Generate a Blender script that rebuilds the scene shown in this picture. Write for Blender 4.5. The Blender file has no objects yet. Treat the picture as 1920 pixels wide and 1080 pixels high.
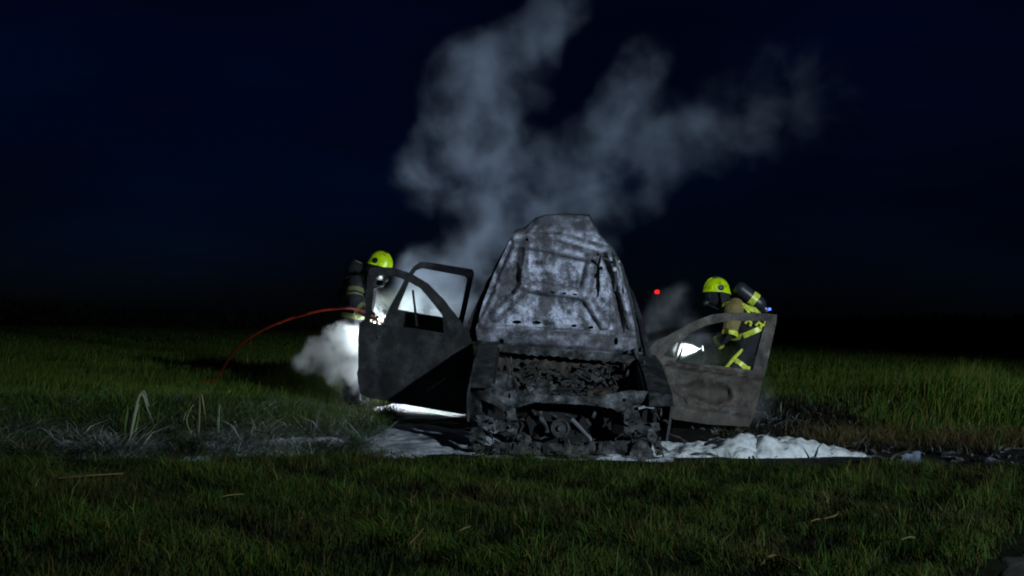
import bpy, bmesh, math, random
import numpy as np
from mathutils import Vector, Matrix, noise
from mathutils.geometry import delaunay_2d_cdt, intersect_point_line

R = math.radians
random.seed(11)
rng = np.random.default_rng(7)
scene = bpy.context.scene
col = scene.collection

# ------------------------------------------------------------------ camera
F = 1953.0                      # focal length in pixels of a 1920 px wide frame
CAM = Vector((0, 0, 1.1))
PITCH, ROLL = math.atan(75 / F), R(1.2)
fw = Vector((0, math.cos(PITCH), math.sin(PITCH)))
up0 = Vector((0, -math.sin(PITCH), math.cos(PITCH)))
rt = Vector((1, 0, 0)) * math.cos(ROLL) + up0 * math.sin(ROLL)
upv = up0 * math.cos(ROLL) - Vector((1, 0, 0)) * math.sin(ROLL)
cd = bpy.data.cameras.new('camera')
cam = bpy.data.objects.new('camera', cd)
col.objects.link(cam)
cd.sensor_width = 36
cd.lens = 36 * F / 1920
cd.clip_start, cd.clip_end = 0.05, 2000
mw = Matrix((rt, upv, -fw)).transposed().to_4x4()
mw.translation = CAM
cam.matrix_world = mw
scene.camera = cam

# ------------------------------------------------------------------ night sky, moon, flood light, exposure
SUN_EL, SUN_AZ = R(4), R(150)
world = bpy.data.worlds.new('World')
scene.world = world
world.use_nodes = True
wn, wl = world.node_tree.nodes, world.node_tree.links
wn.clear()
w_out = wn.new('ShaderNodeOutputWorld')
w_bg = wn.new('ShaderNodeBackground')
w_sky = wn.new('ShaderNodeTexSky')
w_sky.sky_type = 'NISHITA'
w_sky.sun_disc = False
w_sky.sun_elevation = SUN_EL
w_sky.sun_rotation = SUN_AZ
w_sky.ozone_density = 6
w_tc = wn.new('ShaderNodeTexCoord')
w_map = wn.new('ShaderNodeMapping')
w_map.inputs['Scale'].default_value = (1.6, 1.6, 6.5)
w_noise = wn.new('ShaderNodeTexNoise')
w_noise.inputs['Scale'].default_value = 1.7
w_noise.inputs['Detail'].default_value = 6
w_ramp = wn.new('ShaderNodeValToRGB')
w_ramp.color_ramp.elements[0].position = 0.40
w_ramp.color_ramp.elements[0].color = (0.13, 0.115, 0.23, 1)
w_ramp.color_ramp.elements[1].position = 0.76
w_ramp.color_ramp.elements[1].color = (0.20, 0.25, 0.52, 1)
w_mul = wn.new('ShaderNodeMixRGB')
w_mul.blend_type = 'MULTIPLY'
w_mul.inputs['Fac'].default_value = 1
wl.new(w_tc.outputs['Generated'], w_map.inputs['Vector'])
wl.new(w_map.outputs['Vector'], w_noise.inputs['Vector'])
wl.new(w_noise.outputs['Fac'], w_ramp.inputs['Fac'])
wl.new(w_sky.outputs['Color'], w_mul.inputs['Color1'])
wl.new(w_ramp.outputs['Color'], w_mul.inputs['Color2'])
wl.new(w_mul.outputs['Color'], w_bg.inputs['Color'])
wl.new(w_bg.outputs['Background'], w_out.inputs['Surface'])
w_bg.inputs['Strength'].default_value = 0.0125

moon = bpy.data.lights.new('moonlight', 'SUN')
moon.energy, moon.angle, moon.color = 0.004, R(0.5), (0.75, 0.85, 1)
mo = bpy.data.objects.new('moonlight', moon)
col.objects.link(mo)
mo.rotation_euler = (R(90) - SUN_EL, 0, R(180) - SUN_AZ)

def spot(name, loc, target, energy, angle, blend, color, radius):
    l = bpy.data.lights.new(name, 'SPOT')
    l.energy, l.spot_size, l.spot_blend, l.color, l.shadow_soft_size = energy, R(angle), blend, color, radius
    o = bpy.data.objects.new(name, l)
    col.objects.link(o)
    o.location = loc
    o.rotation_euler = (Vector(target) - Vector(loc)).to_track_quat('-Z', 'Y').to_euler()
    return o
# the fire engine's mast floodlight, right of and behind the camera
FLOOD = (13.9, -12.6, 5.9)
spot('floodlight', FLOOD, (1.6, 14.0, 2.3), 19500, 56, 1.0, (0.74, 0.90, 1.0), 0.2)

vs = scene.view_settings
vs.view_transform, vs.look, vs.exposure, vs.gamma = 'Standard', 'None', 0, 1
vs.use_curve_mapping = False
scene.display_settings.display_device = 'sRGB'
cy = scene.cycles
cy.use_denoising = True
cy.volume_bounces = 1
cy.max_bounces = 6
cy.diffuse_bounces = 2
cy.glossy_bounces = 2
cy.transparent_max_bounces = 8
cy.filter_width = 1.9
cy.volume_step_rate = 1.0
cy.volume_max_steps = 256
cy.sample_clamp_indirect = 2

# ------------------------------------------------------------------ helpers
def P(u, v, d):
    """the place seen at photograph pixel (u, v) at the distance d along +Y"""
    r = fw + rt * ((u - 960) / F) + upv * ((540 - v) / F)
    return CAM + r * (d / r.y)

def tag(o, label=None, cat=None, group=None, kind=None):
    for k, x in (('label', label), ('category', cat), ('group', group), ('kind', kind)):
        if x:
            o[k] = x
    return o

ORG = {}
def thing(name, loc, label, cat, group=None):
    o = bpy.data.objects.new(name, None)
    col.objects.link(o)
    o.location = loc
    o.empty_display_size = 0.1
    ORG[o] = Vector(loc)
    return tag(o, label, cat, group)

def build(name, verts, faces, m, parent=None, smooth=None, origin=None):
    org = ORG[parent] if parent is not None else Vector(origin or (0, 0, 0))
    me = bpy.data.meshes.new(name)
    me.from_pydata([tuple(Vector(x) - org) for x in verts], [], faces)
    bm = bmesh.new()
    bm.from_mesh(me)
    bmesh.ops.recalc_face_normals(bm, faces=bm.faces)
    bm.to_mesh(me)
    bm.free()
    if smooth is not None:
        me.shade_smooth()
        me.set_sharp_from_angle(angle=R(smooth))
    me.materials.append(m)
    o = bpy.data.objects.new(name, me)
    col.objects.link(o)
    if parent is not None:
        o.parent = parent
    else:
        o.location = org
    ORG[o] = org
    return o

class MB:
    """collects shapes of one part"""
    def __init__(s):
        s.v, s.f = [], []
    def add(s, v, f):
        n = len(s.v)
        s.v += [Vector(x) for x in v]
        s.f += [tuple(i + n for i in q) for q in f]
    def ring_loft(s, rings, cap=True, close=False):
        n = len(rings[0])
        v = [p for r in rings for p in r]
        f = []
        k = len(rings)
        for i in range(k if close else k - 1):
            a, b = i * n, ((i + 1) % k) * n
            for j in range(n):
                f.append((a + j, a + (j + 1) % n, b + (j + 1) % n, b + j))
        if cap and not close:
            f.append(tuple(range(n))[::-1])
            f.append(tuple((k - 1) * n + j for j in range(n)))
        s.add(v, f)
    def tube(s, pts, r, sides=8, close=False):
        pts = [Vector(p) for p in pts]
        n = len(pts)
        rr = r if isinstance(r, (list, tuple)) else [r] * n
        rings, last = [], None
        for i, p in enumerate(pts):
            a = pts[(i - 1) % n] if (i or close) else p
            b = pts[(i + 1) % n] if (i < n - 1 or close) else p
            t = (b - a).normalized()
            x = (last - t * last.dot(t)) if last is not None else t.orthogonal()
            if x.length < 1e-6:
                x = t.orthogonal()
            x.normalize()
            last = x
            y = t.cross(x)
            rings.append([p + (x * math.cos(q) + y * math.sin(q)) * rr[i] for q in (2 * math.pi * j / sides for j in range(sides))])
        s.ring_loft(rings, close=close)
    def beam(s, a, b, w, h, upd=(0, 0, 1), w2=None, h2=None):
        """rectangular bar from a to b"""
        a, b = Vector(a), Vector(b)
        t = (b - a).normalized()
        x = t.cross(Vector(upd)).normalized()
        y = x.cross(t)
        w2, h2 = w2 or w, h2 or h
        rg = []
        for p, ww, hh in ((a, w, h), (b, w2, h2)):
            rg.append([p + x * sx * ww / 2 + y * sy * hh / 2 for sx, sy in ((-1, -1), (1, -1), (1, 1), (-1, 1))])
        s.ring_loft(rg)
    def disc_lathe(s, c, axis, prof, n=20):
        c, ax = Vector(c), Vector(axis).normalized()
        x = ax.orthogonal().normalized()
        y = ax.cross(x)
        s.ring_loft([[c + ax * h + (x * math.cos(q) + y * math.sin(q)) * max(r, 1e-4) for q in (2 * math.pi * j / n for j in range(n))] for r, h in prof])
    def crumple(s, amp, sc=6, off=0):
        s.v = [p + noise.noise_vector(p * sc + Vector((off, off * 2, 3))) * amp + noise.noise_vector(p * sc * 3.1) * amp * .4 for p in s.v]
        return s
    def build(s, name, m, parent=None, smooth=40, origin=None):
        return build(name, s.v, s.f, m, parent, smooth, origin)

def inside(p, poly):
    c, n = False, len(poly)
    x, y = p
    for i in range(n):
        x1, y1 = poly[i]
        x2, y2 = poly[i - 1]
        if (y1 > y) != (y2 > y) and x < (x2 - x1) * (y - y1) / (y2 - y1) + x1:
            c = not c
    return c

def densify(loop, step, wob=0.0):
    out = []
    for i, a in enumerate(loop):
        b = loop[(i + 1) % len(loop)]
        L = math.hypot(b[0] - a[0], b[1] - a[1])
        n = max(1, round(L / step))
        for k in range(n):
            t = k / n
            j = wob if k else 0
            out.append((a[0] + (b[0] - a[0]) * t + random.uniform(-j, j), a[1] + (b[1] - a[1]) * t + random.uniform(-j, j)))
    return out

def panel(name, outline, holes, step, mapf, m, parent, smooth=35, wob=0.0, charf=None):
    """sheet with real thickness cut to an outline with openings; mapf(a, b, k) gives the point on the front (k=0) or back (k=1)"""
    loops = [densify(outline, step, wob * step)] + [densify(h, step, wob * step) for h in holes]
    pts, edges = [], []
    for lp in loops:
        n0 = len(pts)
        pts += lp
        edges += [(n0 + i, n0 + (i + 1) % len(lp)) for i in range(len(lp))]
    bp = np.array(pts)
    x0, y0 = bp.min(0)
    x1, y1 = bp.max(0)
    gy = y0 + step / 2
    row = 0
    while gy < y1:
        gx = x0 + (step / 2 if row % 2 else step)
        while gx < x1:
            q = (gx, gy)
            if inside(q, loops[0]) and not any(inside(q, h) for h in loops[1:]) and np.min(np.hypot(bp[:, 0] - gx, bp[:, 1] - gy)) > step * .55:
                pts.append(q)
            gx += step
        gy += step * .87
        row += 1
    vo, eo, fo, *_ = delaunay_2d_cdt([Vector(p) for p in pts], edges, [], 0, 1e-5)
    fs = []
    for f in fo:
        c = (sum(vo[i].x for i in f) / len(f), sum(vo[i].y for i in f) / len(f))
        if inside(c, loops[0]) and not any(inside(c, h) for h in loops[1:]):
            fs.append(tuple(f))
    n = len(vo)
    verts = [mapf(p.x, p.y, 0) for p in vo] + [mapf(p.x, p.y, 1) for p in vo]
    cnt = {}
    for f in fs:
        for i in range(len(f)):
            e = (f[i], f[(i + 1) % len(f)])
            cnt[e] = 1
    faces = list(fs) + [tuple(i + n for i in f[::-1]) for f in fs]
    for (a, b) in cnt:
        if (b, a) not in cnt:
            faces.append((b, a, a + n, b + n))
    o = build(name, verts, faces, m, parent, smooth)
    if charf:
        at = o.data.attributes.new('char', 'FLOAT', 'POINT')
        at.data.foreach_set('value', [charf(p.x, p.y) for p in vo] * 2)
    return o

def dseg(p, a, b):
    ax, ay = a
    bx, by = b
    dx, dy = bx - ax, by - ay
    L = dx * dx + dy * dy or 1e-9
    t = max(0, min(1, ((p[0] - ax) * dx + (p[1] - ay) * dy) / L))
    return math.hypot(p[0] - ax - t * dx, p[1] - ay - t * dy)
def dpoly(p, pl):
    return min(dseg(p, pl[i], pl[i + 1]) for i in range(len(pl) - 1))
def sst(x):
    x = max(0, min(1, x))
    return x * x * (3 - 2 * x)
def fbm(x, y, z=0., sc=1., o=4):
    return noise.fractal(Vector((x * sc, y * sc, z)), 1.0, 2.0, o)

# ------------------------------------------------------------------ materials
def mat(name, build_fn=None, **kw):
    m = bpy.data.materials.new(name)
    m.use_nodes = True
    b = m.node_tree.nodes['Principled BSDF']
    for k, x in kw.items():
        b.inputs[k.replace('_', ' ')].default_value = (*x, 1) if isinstance(x, tuple) and len(x) == 3 else x
    if build_fn:
        build_fn(m.node_tree.nodes, m.node_tree.links, b)
    return m
def nz(n, l, scale, detail=6, rough=.6, coord='Object', stretch=None):
    tc = n.new('ShaderNodeTexCoord')
    t = n.new('ShaderNodeTexNoise')
    t.inputs['Scale'].default_value, t.inputs['Detail'].default_value, t.inputs['Roughness'].default_value = scale, detail, rough
    if stretch:
        mp = n.new('ShaderNodeMapping')
        mp.inputs['Scale'].default_value = stretch
        l.new(tc.outputs[coord], mp.inputs['Vector'])
        l.new(mp.outputs['Vector'], t.inputs['Vector'])
    else:
        l.new(tc.outputs[coord], t.inputs['Vector'])
    return t
def ramp(n, l, src, stops):
    r = n.new('ShaderNodeValToRGB')
    e = r.color_ramp.elements
    while len(e) < len(stops):
        e.new(.5)
    for q, (p, c) in zip(e, stops):
        q.position = p
        q.color = (*c, 1) if len(c) == 3 else c
    l.new(src, r.inputs['Fac'])
    return r.outputs['Color']
def mixc(n, l, fac, a, b, mode='MIX'):
    x = n.new('ShaderNodeMixRGB')
    x.blend_type = mode
    if isinstance(fac, float):
        x.inputs['Fac'].default_value = fac
    else:
        l.new(fac, x.inputs['Fac'])
    for s, q in (('Color1', a), ('Color2', b)):
        if isinstance(q, tuple):
            x.inputs[s].default_value = (*q, 1)
        else:
            l.new(q, x.inputs[s])
    return x.outputs['Color']
def bump(n, l, b, src, strength, dist=.01):
    k = n.new('ShaderNodeBump')
    k.inputs['Strength'].default_value, k.inputs['Distance'].default_value = strength, dist
    l.new(src, k.inputs['Height'])
    l.new(k.outputs['Normal'], b.inputs['Normal'])
def burnt(name, dark, light, rust, lo, hi, scale=5., rough=.72, metallic=.1, rust_amt=(.52, .7), stretch=None):
    """fire-bared sheet metal: char, pale ash bloom, rust"""
    def fn(n, l, b):
        a = nz(n, l, scale, 9, .68, stretch=stretch)
        c = ramp(n, l, a.outputs['Fac'], [(lo, dark), ((lo + hi) / 2, tuple((x * .62 + y * .38) for x, y in zip(dark, light))), (hi, light)])
        sp = nz(n, l, scale * 9, 5, .7)
        c = mixc(n, l, ramp(n, l, sp.outputs['Fac'], [(.34, (.75,) * 3), (.50, (0,) * 3)]), c, dark)
        rs = nz(n, l, scale * 1.7 + 1, 6, .6)
        c = mixc(n, l, ramp(n, l, rs.outputs['Fac'], [(rust_amt[0], (0,) * 3), (rust_amt[1], (.8,) * 3)]), c, rust)
        ca = n.new('ShaderNodeAttribute')
        ca.attribute_name = 'char'
        c = mixc(n, l, ca.outputs['Fac'], c, tuple(x * .7 + y * .3 for x, y in zip(dark, rust)))
        l.new(c, b.inputs['Base Color'])
        bump(n, l, b, sp.outputs['Fac'], .5, .006)
    return mat(name, fn, Roughness=rough, Metallic=metallic)
M = {}
M['hood'] = burnt('ashy_hood_steel', (.03, .033, .042), (.70, .73, .92), (.12, .10, .10), .36, .58, 8.5, rust_amt=(.60, .80))
M['skin'] = burnt('scorched_skin', (.008, .009, .012), (.09, .10, .12), (.03, .025, .02), .42, .72, 4)
M['char'] = burnt('charred_steel', (.007, .008, .009), (.13, .14, .155), (.035, .028, .02), .44, .74, 8, rust_amt=(.5, .7))
M['ashen'] = burnt('ash_dusted_steel', (.009, .010, .012), (.25, .27, .30), (.045, .04, .028), .43, .72, 9, rust_amt=(.52, .72))
M['rust'] = burnt('rusted_bulkhead', (.010, .008, .007), (.06, .055, .05), (.045, .028, .019), .40, .70, 6, rust_amt=(.42, .62))
M['black_door'] = burnt('blackened_door_steel', (.012, .013, .016), (.10, .105, .11), (.03, .028, .022), .42, .74, 4, rough=.6)
M['rust_door'] = burnt('rusty_door_steel', (.022, .019, .017), (.20, .185, .175), (.085, .060, .045), .40, .70, 6, rust_amt=(.44, .66))
M['alu'] = mat('melted_aluminium', Base_Color=(.22, .235, .26), Metallic=.3, Roughness=.6)
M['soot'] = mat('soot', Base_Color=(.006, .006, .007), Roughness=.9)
def foam_fn(n, l, b):
    a = nz(n, l, 16, 6, .65)
    l.new(ramp(n, l, a.outputs['Fac'], [(.30, (.44, .47, .49)), (.55, (.74, .77, .79))]), b.inputs['Base Color'])
    f = nz(n, l, 60, 4, .6)
    bump(n, l, b, f.outputs['Fac'], .45, .01)
M['foam'] = mat('extinguishing_foam', foam_fn, Roughness=.55)
def thin_foam_fn(n, l, b):
    a = nz(n, l, 4, 8, .6)
    l.new(ramp(n, l, a.outputs['Fac'], [(.30, (.14, .15, .17)), (.46, (.44, .47, .52)), (.62, (.70, .73, .80))]), b.inputs['Base Color'])
    f = nz(n, l, 50, 4, .6)
    bump(n, l, b, f.outputs['Fac'], .4, .01)
M['thin_foam'] = mat('dirty_thin_foam', thin_foam_fn, Roughness=.4)
def soil_fn(n, l, b):
    a = nz(n, l, 3, 8, .65)
    c = ramp(n, l, a.outputs['Fac'], [(.35, (.006, .009, .004)), (.65, (.016, .021, .008))])
    l.new(c, b.inputs['Base Color'])
    f = nz(n, l, 25, 6, .7)
    bump(n, l, b, f.outputs['Fac'], .8, .04)
M['soil'] = mat('dark_field_soil', soil_fn, Roughness=.95, Specular_IOR_Level=.08)
def burnt_soil_fn(n, l, b):
    a = nz(n, l, 7, 8, .7)
    l.new(ramp(n, l, a.outputs['Fac'], [(.42, (.004, .004, .004)), (.60, (.014, .013, .012)), (.74, (.13, .13, .13))]), b.inputs['Base Color'])
    f = nz(n, l, 30, 6, .7)
    bump(n, l, b, f.outputs['Fac'], .9, .04)
M['burnt_soil'] = mat('wet_burnt_soil', burnt_soil_fn, Roughness=.85, Specular_IOR_Level=.25)
def grass_fn(n, l, b):
    a = n.new('ShaderNodeAttribute')
    a.attribute_name = 'tint'
    l.new(a.outputs['Color'], b.inputs['Base Color'])
M['grass'] = mat('grass_blade', grass_fn, Roughness=.7, Specular_IOR_Level=.15)
def path_fn(n, l, b):
    a = nz(n, l, 14, 8, .7)
    l.new(ramp(n, l, a.outputs['Fac'], [(.35, (.05, .05, .045)), (.65, (.12, .12, .11))]), b.inputs['Base Color'])
    bump(n, l, b, a.outputs['Fac'], .5, .01)
M['path'] = mat('worn_concrete', path_fn, Roughness=.9)
def helmet_fn(n, l, b):
    a = nz(n, l, 14, 8, .7)
    l.new(ramp(n, l, a.outputs['Fac'], [(.30, (.13, .17, .01)), (.43, (.52, .74, .006)), (.6, (.62, .88, .006))]), b.inputs['Base Color'])
M['helmet'] = mat('lime_helmet_shell', helmet_fn, Roughness=.33)
def cloth(name, c):
    def fn(n, l, b):
        a = nz(n, l, 9, 5, .6)
        l.new(ramp(n, l, a.outputs['Fac'], [(.3, tuple(x * .6 for x in c)), (.7, c)]), b.inputs['Base Color'])
        bump(n, l, b, a.outputs['Fac'], .6, .02)
    return mat(name, fn, Roughness=.85)
M['navy'] = cloth('dark_turnout_cloth', (.010, .011, .018))
M['tan'] = cloth('sooty_tan_turnout_cloth', (.27, .21, .07))
def tape_fn(n, l, b):
    a = nz(n, l, 20, 3, .5)
    l.new(ramp(n, l, a.outputs['Fac'], [(.3, (.42, .50, .04)), (.6, (.80, .90, .09))]), b.inputs['Base Color'])
M['tape'] = mat('lime_reflective_tape', tape_fn, Roughness=.35)
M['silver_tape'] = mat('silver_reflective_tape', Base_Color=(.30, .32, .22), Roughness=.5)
M['shaded_tape'] = mat('shaded_reflective_tape', Base_Color=(.12, .135, .05), Roughness=.5)  # tape colour darkened to stand in for shade on the hose firefighter
M['rubber'] = mat('black_rubber', Base_Color=(.012, .012, .013), Roughness=.5)
M['visor'] = mat('dark_visor', Base_Color=(.02, .024, .03), Roughness=.1)
M['cylinder'] = mat('grey_air_cylinder', Base_Color=(.022, .025, .032), Roughness=.4)
M['chrome'] = mat('valve_metal', Base_Color=(.7, .72, .75), Roughness=.25, Metallic=.9)
M['glove'] = cloth('dark_glove', (.03, .028, .025))
M['hose'] = mat('red_orange_hose', Base_Color=(.24, .022, .008), Roughness=.5)
M['plastic'] = mat('pale_plastic_film', Base_Color=(.16, .19, .28), Roughness=.35)
M['straw'] = mat('dry_straw', Base_Color=(.13, .09, .03), Roughness=.7)
def emit(name, c, s):
    m = bpy.data.materials.new(name)
    m.use_nodes = True
    n = m.node_tree.nodes
    b = n['Principled BSDF']
    b.inputs['Base Color'].default_value = (*c, 1)
    b.inputs['Emission Color'].default_value = (*c, 1)
    b.inputs['Emission Strength'].default_value = s
    return m
M['lens'] = emit('lit_torch_lens', (.92, .97, 1), 4)
M['red_lamp'] = emit('lit_red_beacon', (1, .012, .012), 1.3)
M['blue_glint'] = emit('glowing_blue_glint', (.10, .22, 1), 1.6)  # not a lamp: emission imitates a reflected blue strobe
def leaf_mass_fn(n, l, b):
    a = nz(n, l, 1.2, 6, .6)
    l.new(ramp(n, l, a.outputs['Fac'], [(.35, (.010, .016, .008)), (.65, (.03, .045, .02))]), b.inputs['Base Color'])
M['wood'] = mat('far_tree_foliage', leaf_mass_fn, Roughness=.95)

# ------------------------------------------------------------------ ground
def interp(x, xs, ys):
    return np.interp(x, xs, ys)
def edge_y(x):
    """where the mown verge ends and the ditch begins"""
    return interp(x, [-12, -4.2, -3.4, -1.6, -.5, .6, 1.8, 3, 4.2, 9], [7.7, 7.75, 7.95, 8.72, 8.78, 8.72, 8.64, 8.72, 8.92, 9.1])
def vnoise(x, y, s, seed=0.):
    return np.sin(x * s * 1.7 + seed) * np.cos(y * s * 1.3 - seed * 2) * .5 + np.sin((x * .8 + y * 1.1) * s * 2.3 + seed * 3) * .3 + np.cos((x * 1.3 - y * .7) * s * 3.9 + seed) * .2
def ground_z(x, y):
    x, y = np.asarray(x, float), np.asarray(y, float)
    e = edge_y(x)
    t = np.clip((y - e) / .35, 0, 1)
    drop = -np.interp(x, [-5, -1.5, .5, 3, 6], [.00, .0, .0, .05, .10]) * t * t * (3 - 2 * t)
    rise = np.interp(x, [-6, -2.6, -1.9, 0, 1.5, 3, 6], [.22, .22, .10, .08, .10, .26, .46])
    t2 = np.clip((y - e - np.interp(x, [0, 2, 3.2], [.5, .8, 1.9])) / 1.9, 0, 1)
    z = drop + rise * t2 * t2 * (3 - 2 * t2)
    z += .014 * vnoise(x, y, 1.9) * np.clip((y - 2) / 3, 0, 1) + .02 * vnoise(x, y, .7, 2)
    # the path beyond the lower right corner lies a little lower
    q = x - (.72 * y - 1.35)
    z -= .06 * np.clip((q + .05) / .08, 0, 1) * np.clip((.62 - q) / .1, 0, 1) * (y < 7.5)
    return z

def grid_ground(name, xs, ys, m, label, zoff=0., mask=None):
    X, Y = np.meshgrid(xs, ys)
    Z = ground_z(X, Y) + zoff
    n, k = len(xs), len(ys)
    v = np.stack([X.ravel(), Y.ravel(), Z.ravel()], 1)
    fs = []
    for j in range(k - 1):
        for i in range(n - 1):
            if mask is None or mask((xs[i] + xs[i + 1]) / 2, (ys[j] + ys[j + 1]) / 2):
                a = j * n + i
                fs.append((a, a + 1, a + n + 1, a + n))
    me = bpy.data.meshes.new(name)
    me.from_pydata(v.tolist(), [], fs)
    bm = bmesh.new()
    bm.from_mesh(me)
    bmesh.ops.delete(bm, geom=[q for q in bm.verts if not q.link_faces], context='VERTS')
    bm.to_mesh(me)
    bm.free()
    me.shade_smooth()
    me.materials.append(m)
    o = bpy.data.objects.new(name, me)
    col.objects.link(o)
    tag(o, label, 'ground', kind='structure')
    return o
xs = np.concatenate([[-900, -400, -200, -100, -60, -40, -25], np.linspace(-16, -6, 12), np.linspace(-5.7, 5.7, 100), np.linspace(6, 16, 12), [25, 40, 60, 100, 200, 400, 900]])
ys = np.concatenate([[-60, -20, -5], np.linspace(0, 7, 22), np.linspace(7.1, 13, 80), np.linspace(13.5, 30, 24), [36, 45, 60, 80, 110, 150, 220, 350, 600, 1000]])
grid_ground('ground', xs, ys, M['soil'], 'dark flat farmland soil under the grass')
def burn_mask(x, y):
    e = float(edge_y(x))
    if y < e + .03 + .07 * vnoise(x, y, 5):
        return False
    w = .18 * float(vnoise(x, y, 2.2, 4)) + .12 * float(vnoise(x, y, 6, 1))
    if x > 1.2:
        return y < e + 2.1 + w * .5 + 2.2 * max(0, 1 - abs(x - 2.5) / (1.2 + w))
    return x > -2.0 + w and y < 12.8 + w
grid_ground('burnt_ground', np.linspace(-2.4, 6.6, 150), np.linspace(8.4, 13.4, 100), M['burnt_soil'], 'wet blackened soil burnt bare around the car wreck', .006, burn_mask)
# path edge in the lower right corner
pm = MB()
n_ = 30
pts = []
for i in range(n_):
    t = i / (n_ - 1)
    y = 3.4 + t * 3.2
    xl = .72 * y - 1.30 + .03 * math.sin(y * 9) + .02 * math.sin(y * 23)
    pts.append([(xl, y, float(ground_z(xl, y)) + .012), (xl + .03, y, float(ground_z(xl, y)) + .022), (xl + .42, y, float(ground_z(xl + .42, y)) + .026)])
pm.add([p for r in pts for p in r], [(i * 3 + j, i * 3 + j + 1, i * 3 + j + 4, i * 3 + j + 3) for i in range(n_ - 1) for j in range(2)])
tag(pm.build('path', M['path'], smooth=60), 'narrow worn grey path crossing the corner of the verge', 'path', kind='structure')

# ------------------------------------------------------------------ grass (uncountable: one object for each kind of growth)
def blades(name, x, y, h, w, lean, ldir, colr, label, zoff=0., bend=.6):
    n = len(x)
    z = ground_z(x, y) + zoff
    a = rng.uniform(0, 2 * np.pi, n)
    wx, wy = np.cos(a) * w / 2, np.sin(a) * w / 2
    lx, ly = np.cos(ldir), np.sin(ldir)
    s, c = np.sin(lean), np.cos(lean)
    mx, my, mz = x + lx * s * h * .5 * bend, y + ly * s * h * .5 * bend, z + h * .55 * (.35 + .65 * c)
    tx, ty, tz = x + lx * s * h, y + ly * s * h, z + h * c
    V = np.empty((n, 5, 3), np.float32)
    V[:, 0] = np.stack([x - wx, y - wy, z - .01], 1)
    V[:, 1] = np.stack([x + wx, y + wy, z - .01], 1)
    V[:, 2] = np.stack([mx + wx * .8, my + wy * .8, mz], 1)
    V[:, 3] = np.stack([mx - wx * .8, my - wy * .8, mz], 1)
    V[:, 4] = np.stack([tx, ty, tz], 1)
    me = bpy.data.meshes.new(name)
    me.vertices.add(n * 5)
    me.vertices.foreach_set('co', V.ravel())
    base = np.arange(n, dtype=np.int32)[:, None] * 5
    li = (base + np.array([0, 1, 2, 3, 3, 2, 4], np.int32)).ravel()
    me.loops.add(n * 7)
    me.loops.foreach_set('vertex_index', li)
    me.polygons.add(n * 2)
    st = (np.arange(n, dtype=np.int32)[:, None] * 7 + np.array([0, 4], np.int32)).ravel()
    me.polygons.foreach_set('loop_start', st)
    me.update(calc_edges=True)
    at = me.color_attributes.new('tint', 'FLOAT_COLOR', 'POINT')
    C = np.ones((n, 5, 4), np.float32)
    C[:, :, :3] = colr[:, None, :]
    at.data.foreach_set('color', C.ravel())
    me.materials.append(M['grass'])
    o = bpy.data.objects.new(name, me)
    col.objects.link(o)
    tag(o, label, 'grass', kind='stuff')
    return o
def pick(n, cols, p):
    c = np.array(cols)[rng.choice(len(cols), n, p=p)]
    return c * rng.uniform(.65, 1.35, (n, 1)) * rng.uniform(.92, 1.08, (n, 3))
GREEN, DEEP, YEL, BRN = (.050, .098, .012), (.022, .060, .008), (.125, .120, .020), (.115, .070, .020)
# mown verge in front
n = 330000
y = 3.7 + (9.95 - 3.7) * rng.random(n) ** .9
x = (rng.random(n) - .5) * (y + 1.4) * 1.08
cl = vnoise(x, y, 2.4, 1) + .6 * vnoise(x, y, 7, 3)
ok = (y < edge_y(x) + rng.normal(0, .05, n)) & ((x < .72 * y - 1.40 + rng.normal(0, .03, n)) | (x > .72 * y - .86 + rng.normal(0, .05, n)) | (y > 7.3)) & (rng.random(n) < np.clip(.85 + .6 * cl, .45, 1))
x, y, cl = x[ok], y[ok], cl[ok]
n = len(x)
h = np.clip(.056 + .046 * cl + rng.normal(0, .018, n), .014, .17)
tuft = vnoise(x, y, 11, 5) + vnoise(x, y, 17, 2)
tall = (rng.random(n) < .02) | (tuft > .85)
h[tall] *= rng.uniform(1.2, 2.1, tall.sum())
trod = np.clip(vnoise(x, y, 3.3, 12) * 1.6 - .2, 0, 1)
c = pick(n, [GREEN, DEEP, YEL, BRN], [.42, .28, .20, .10])
pt = np.clip(vnoise(x, y, 1.5, 5) * .8, 0, .6)[:, None]
c = c * (1 - pt) + np.array([.105, .082, .028]) * pt * rng.uniform(.6, 1.3, (n, 1))
c = c * np.clip(.50 + .55 * cl + .25 * (tuft > .85), .14, 1.1)[:, None] * np.array([.74, .80, .74])
blades('verge_grass', x, y, h, np.where(tuft > .95, 1.6, 1) * rng.uniform(.003, .006, n), np.clip(rng.uniform(.1, .95, n) + .6 * trod, 0, 1.4), rng.uniform(0, 6.28, n) * (1 - trod) + trod * 3, c, 'short mown grass of the verge in front of the wreck')
# field behind
parts = []
for y0, y1, dens, hh, ww in ((10.4, 18, 1250, .27, .008), (18, 36, 300, .30, .015), (36, 110, 34, .34, .045)):
    A = (y1 - y0) * (y0 + y1 + 6) / 2 * 1.1
    k = int(A * dens)
    yy = np.sqrt(y0 ** 2 + (y1 ** 2 - y0 ** 2) * rng.random(k))
    xx = (rng.random(k) - .5) * (yy + 3) * 1.1
    parts.append((xx, yy, np.full(k, hh), np.full(k, ww)))
x, y, h, w = (np.concatenate([p[i] for p in parts]) for i in range(4))
e = edge_y(x)
near = np.where(x > 3.1, e + 2.2 + .12 * np.sin(x * 7), np.where(x < -1.5, e + 2.0, 12.4))
near = np.maximum(near, np.where((x > 1.2) & (x <= 4.6), 13.1 - np.clip((x - 3.2) * 2.0, 0, 2.0), 0))
cl = vnoise(x, y, 1.3, 8) + .6 * vnoise(x, y, 4, 2)
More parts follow.
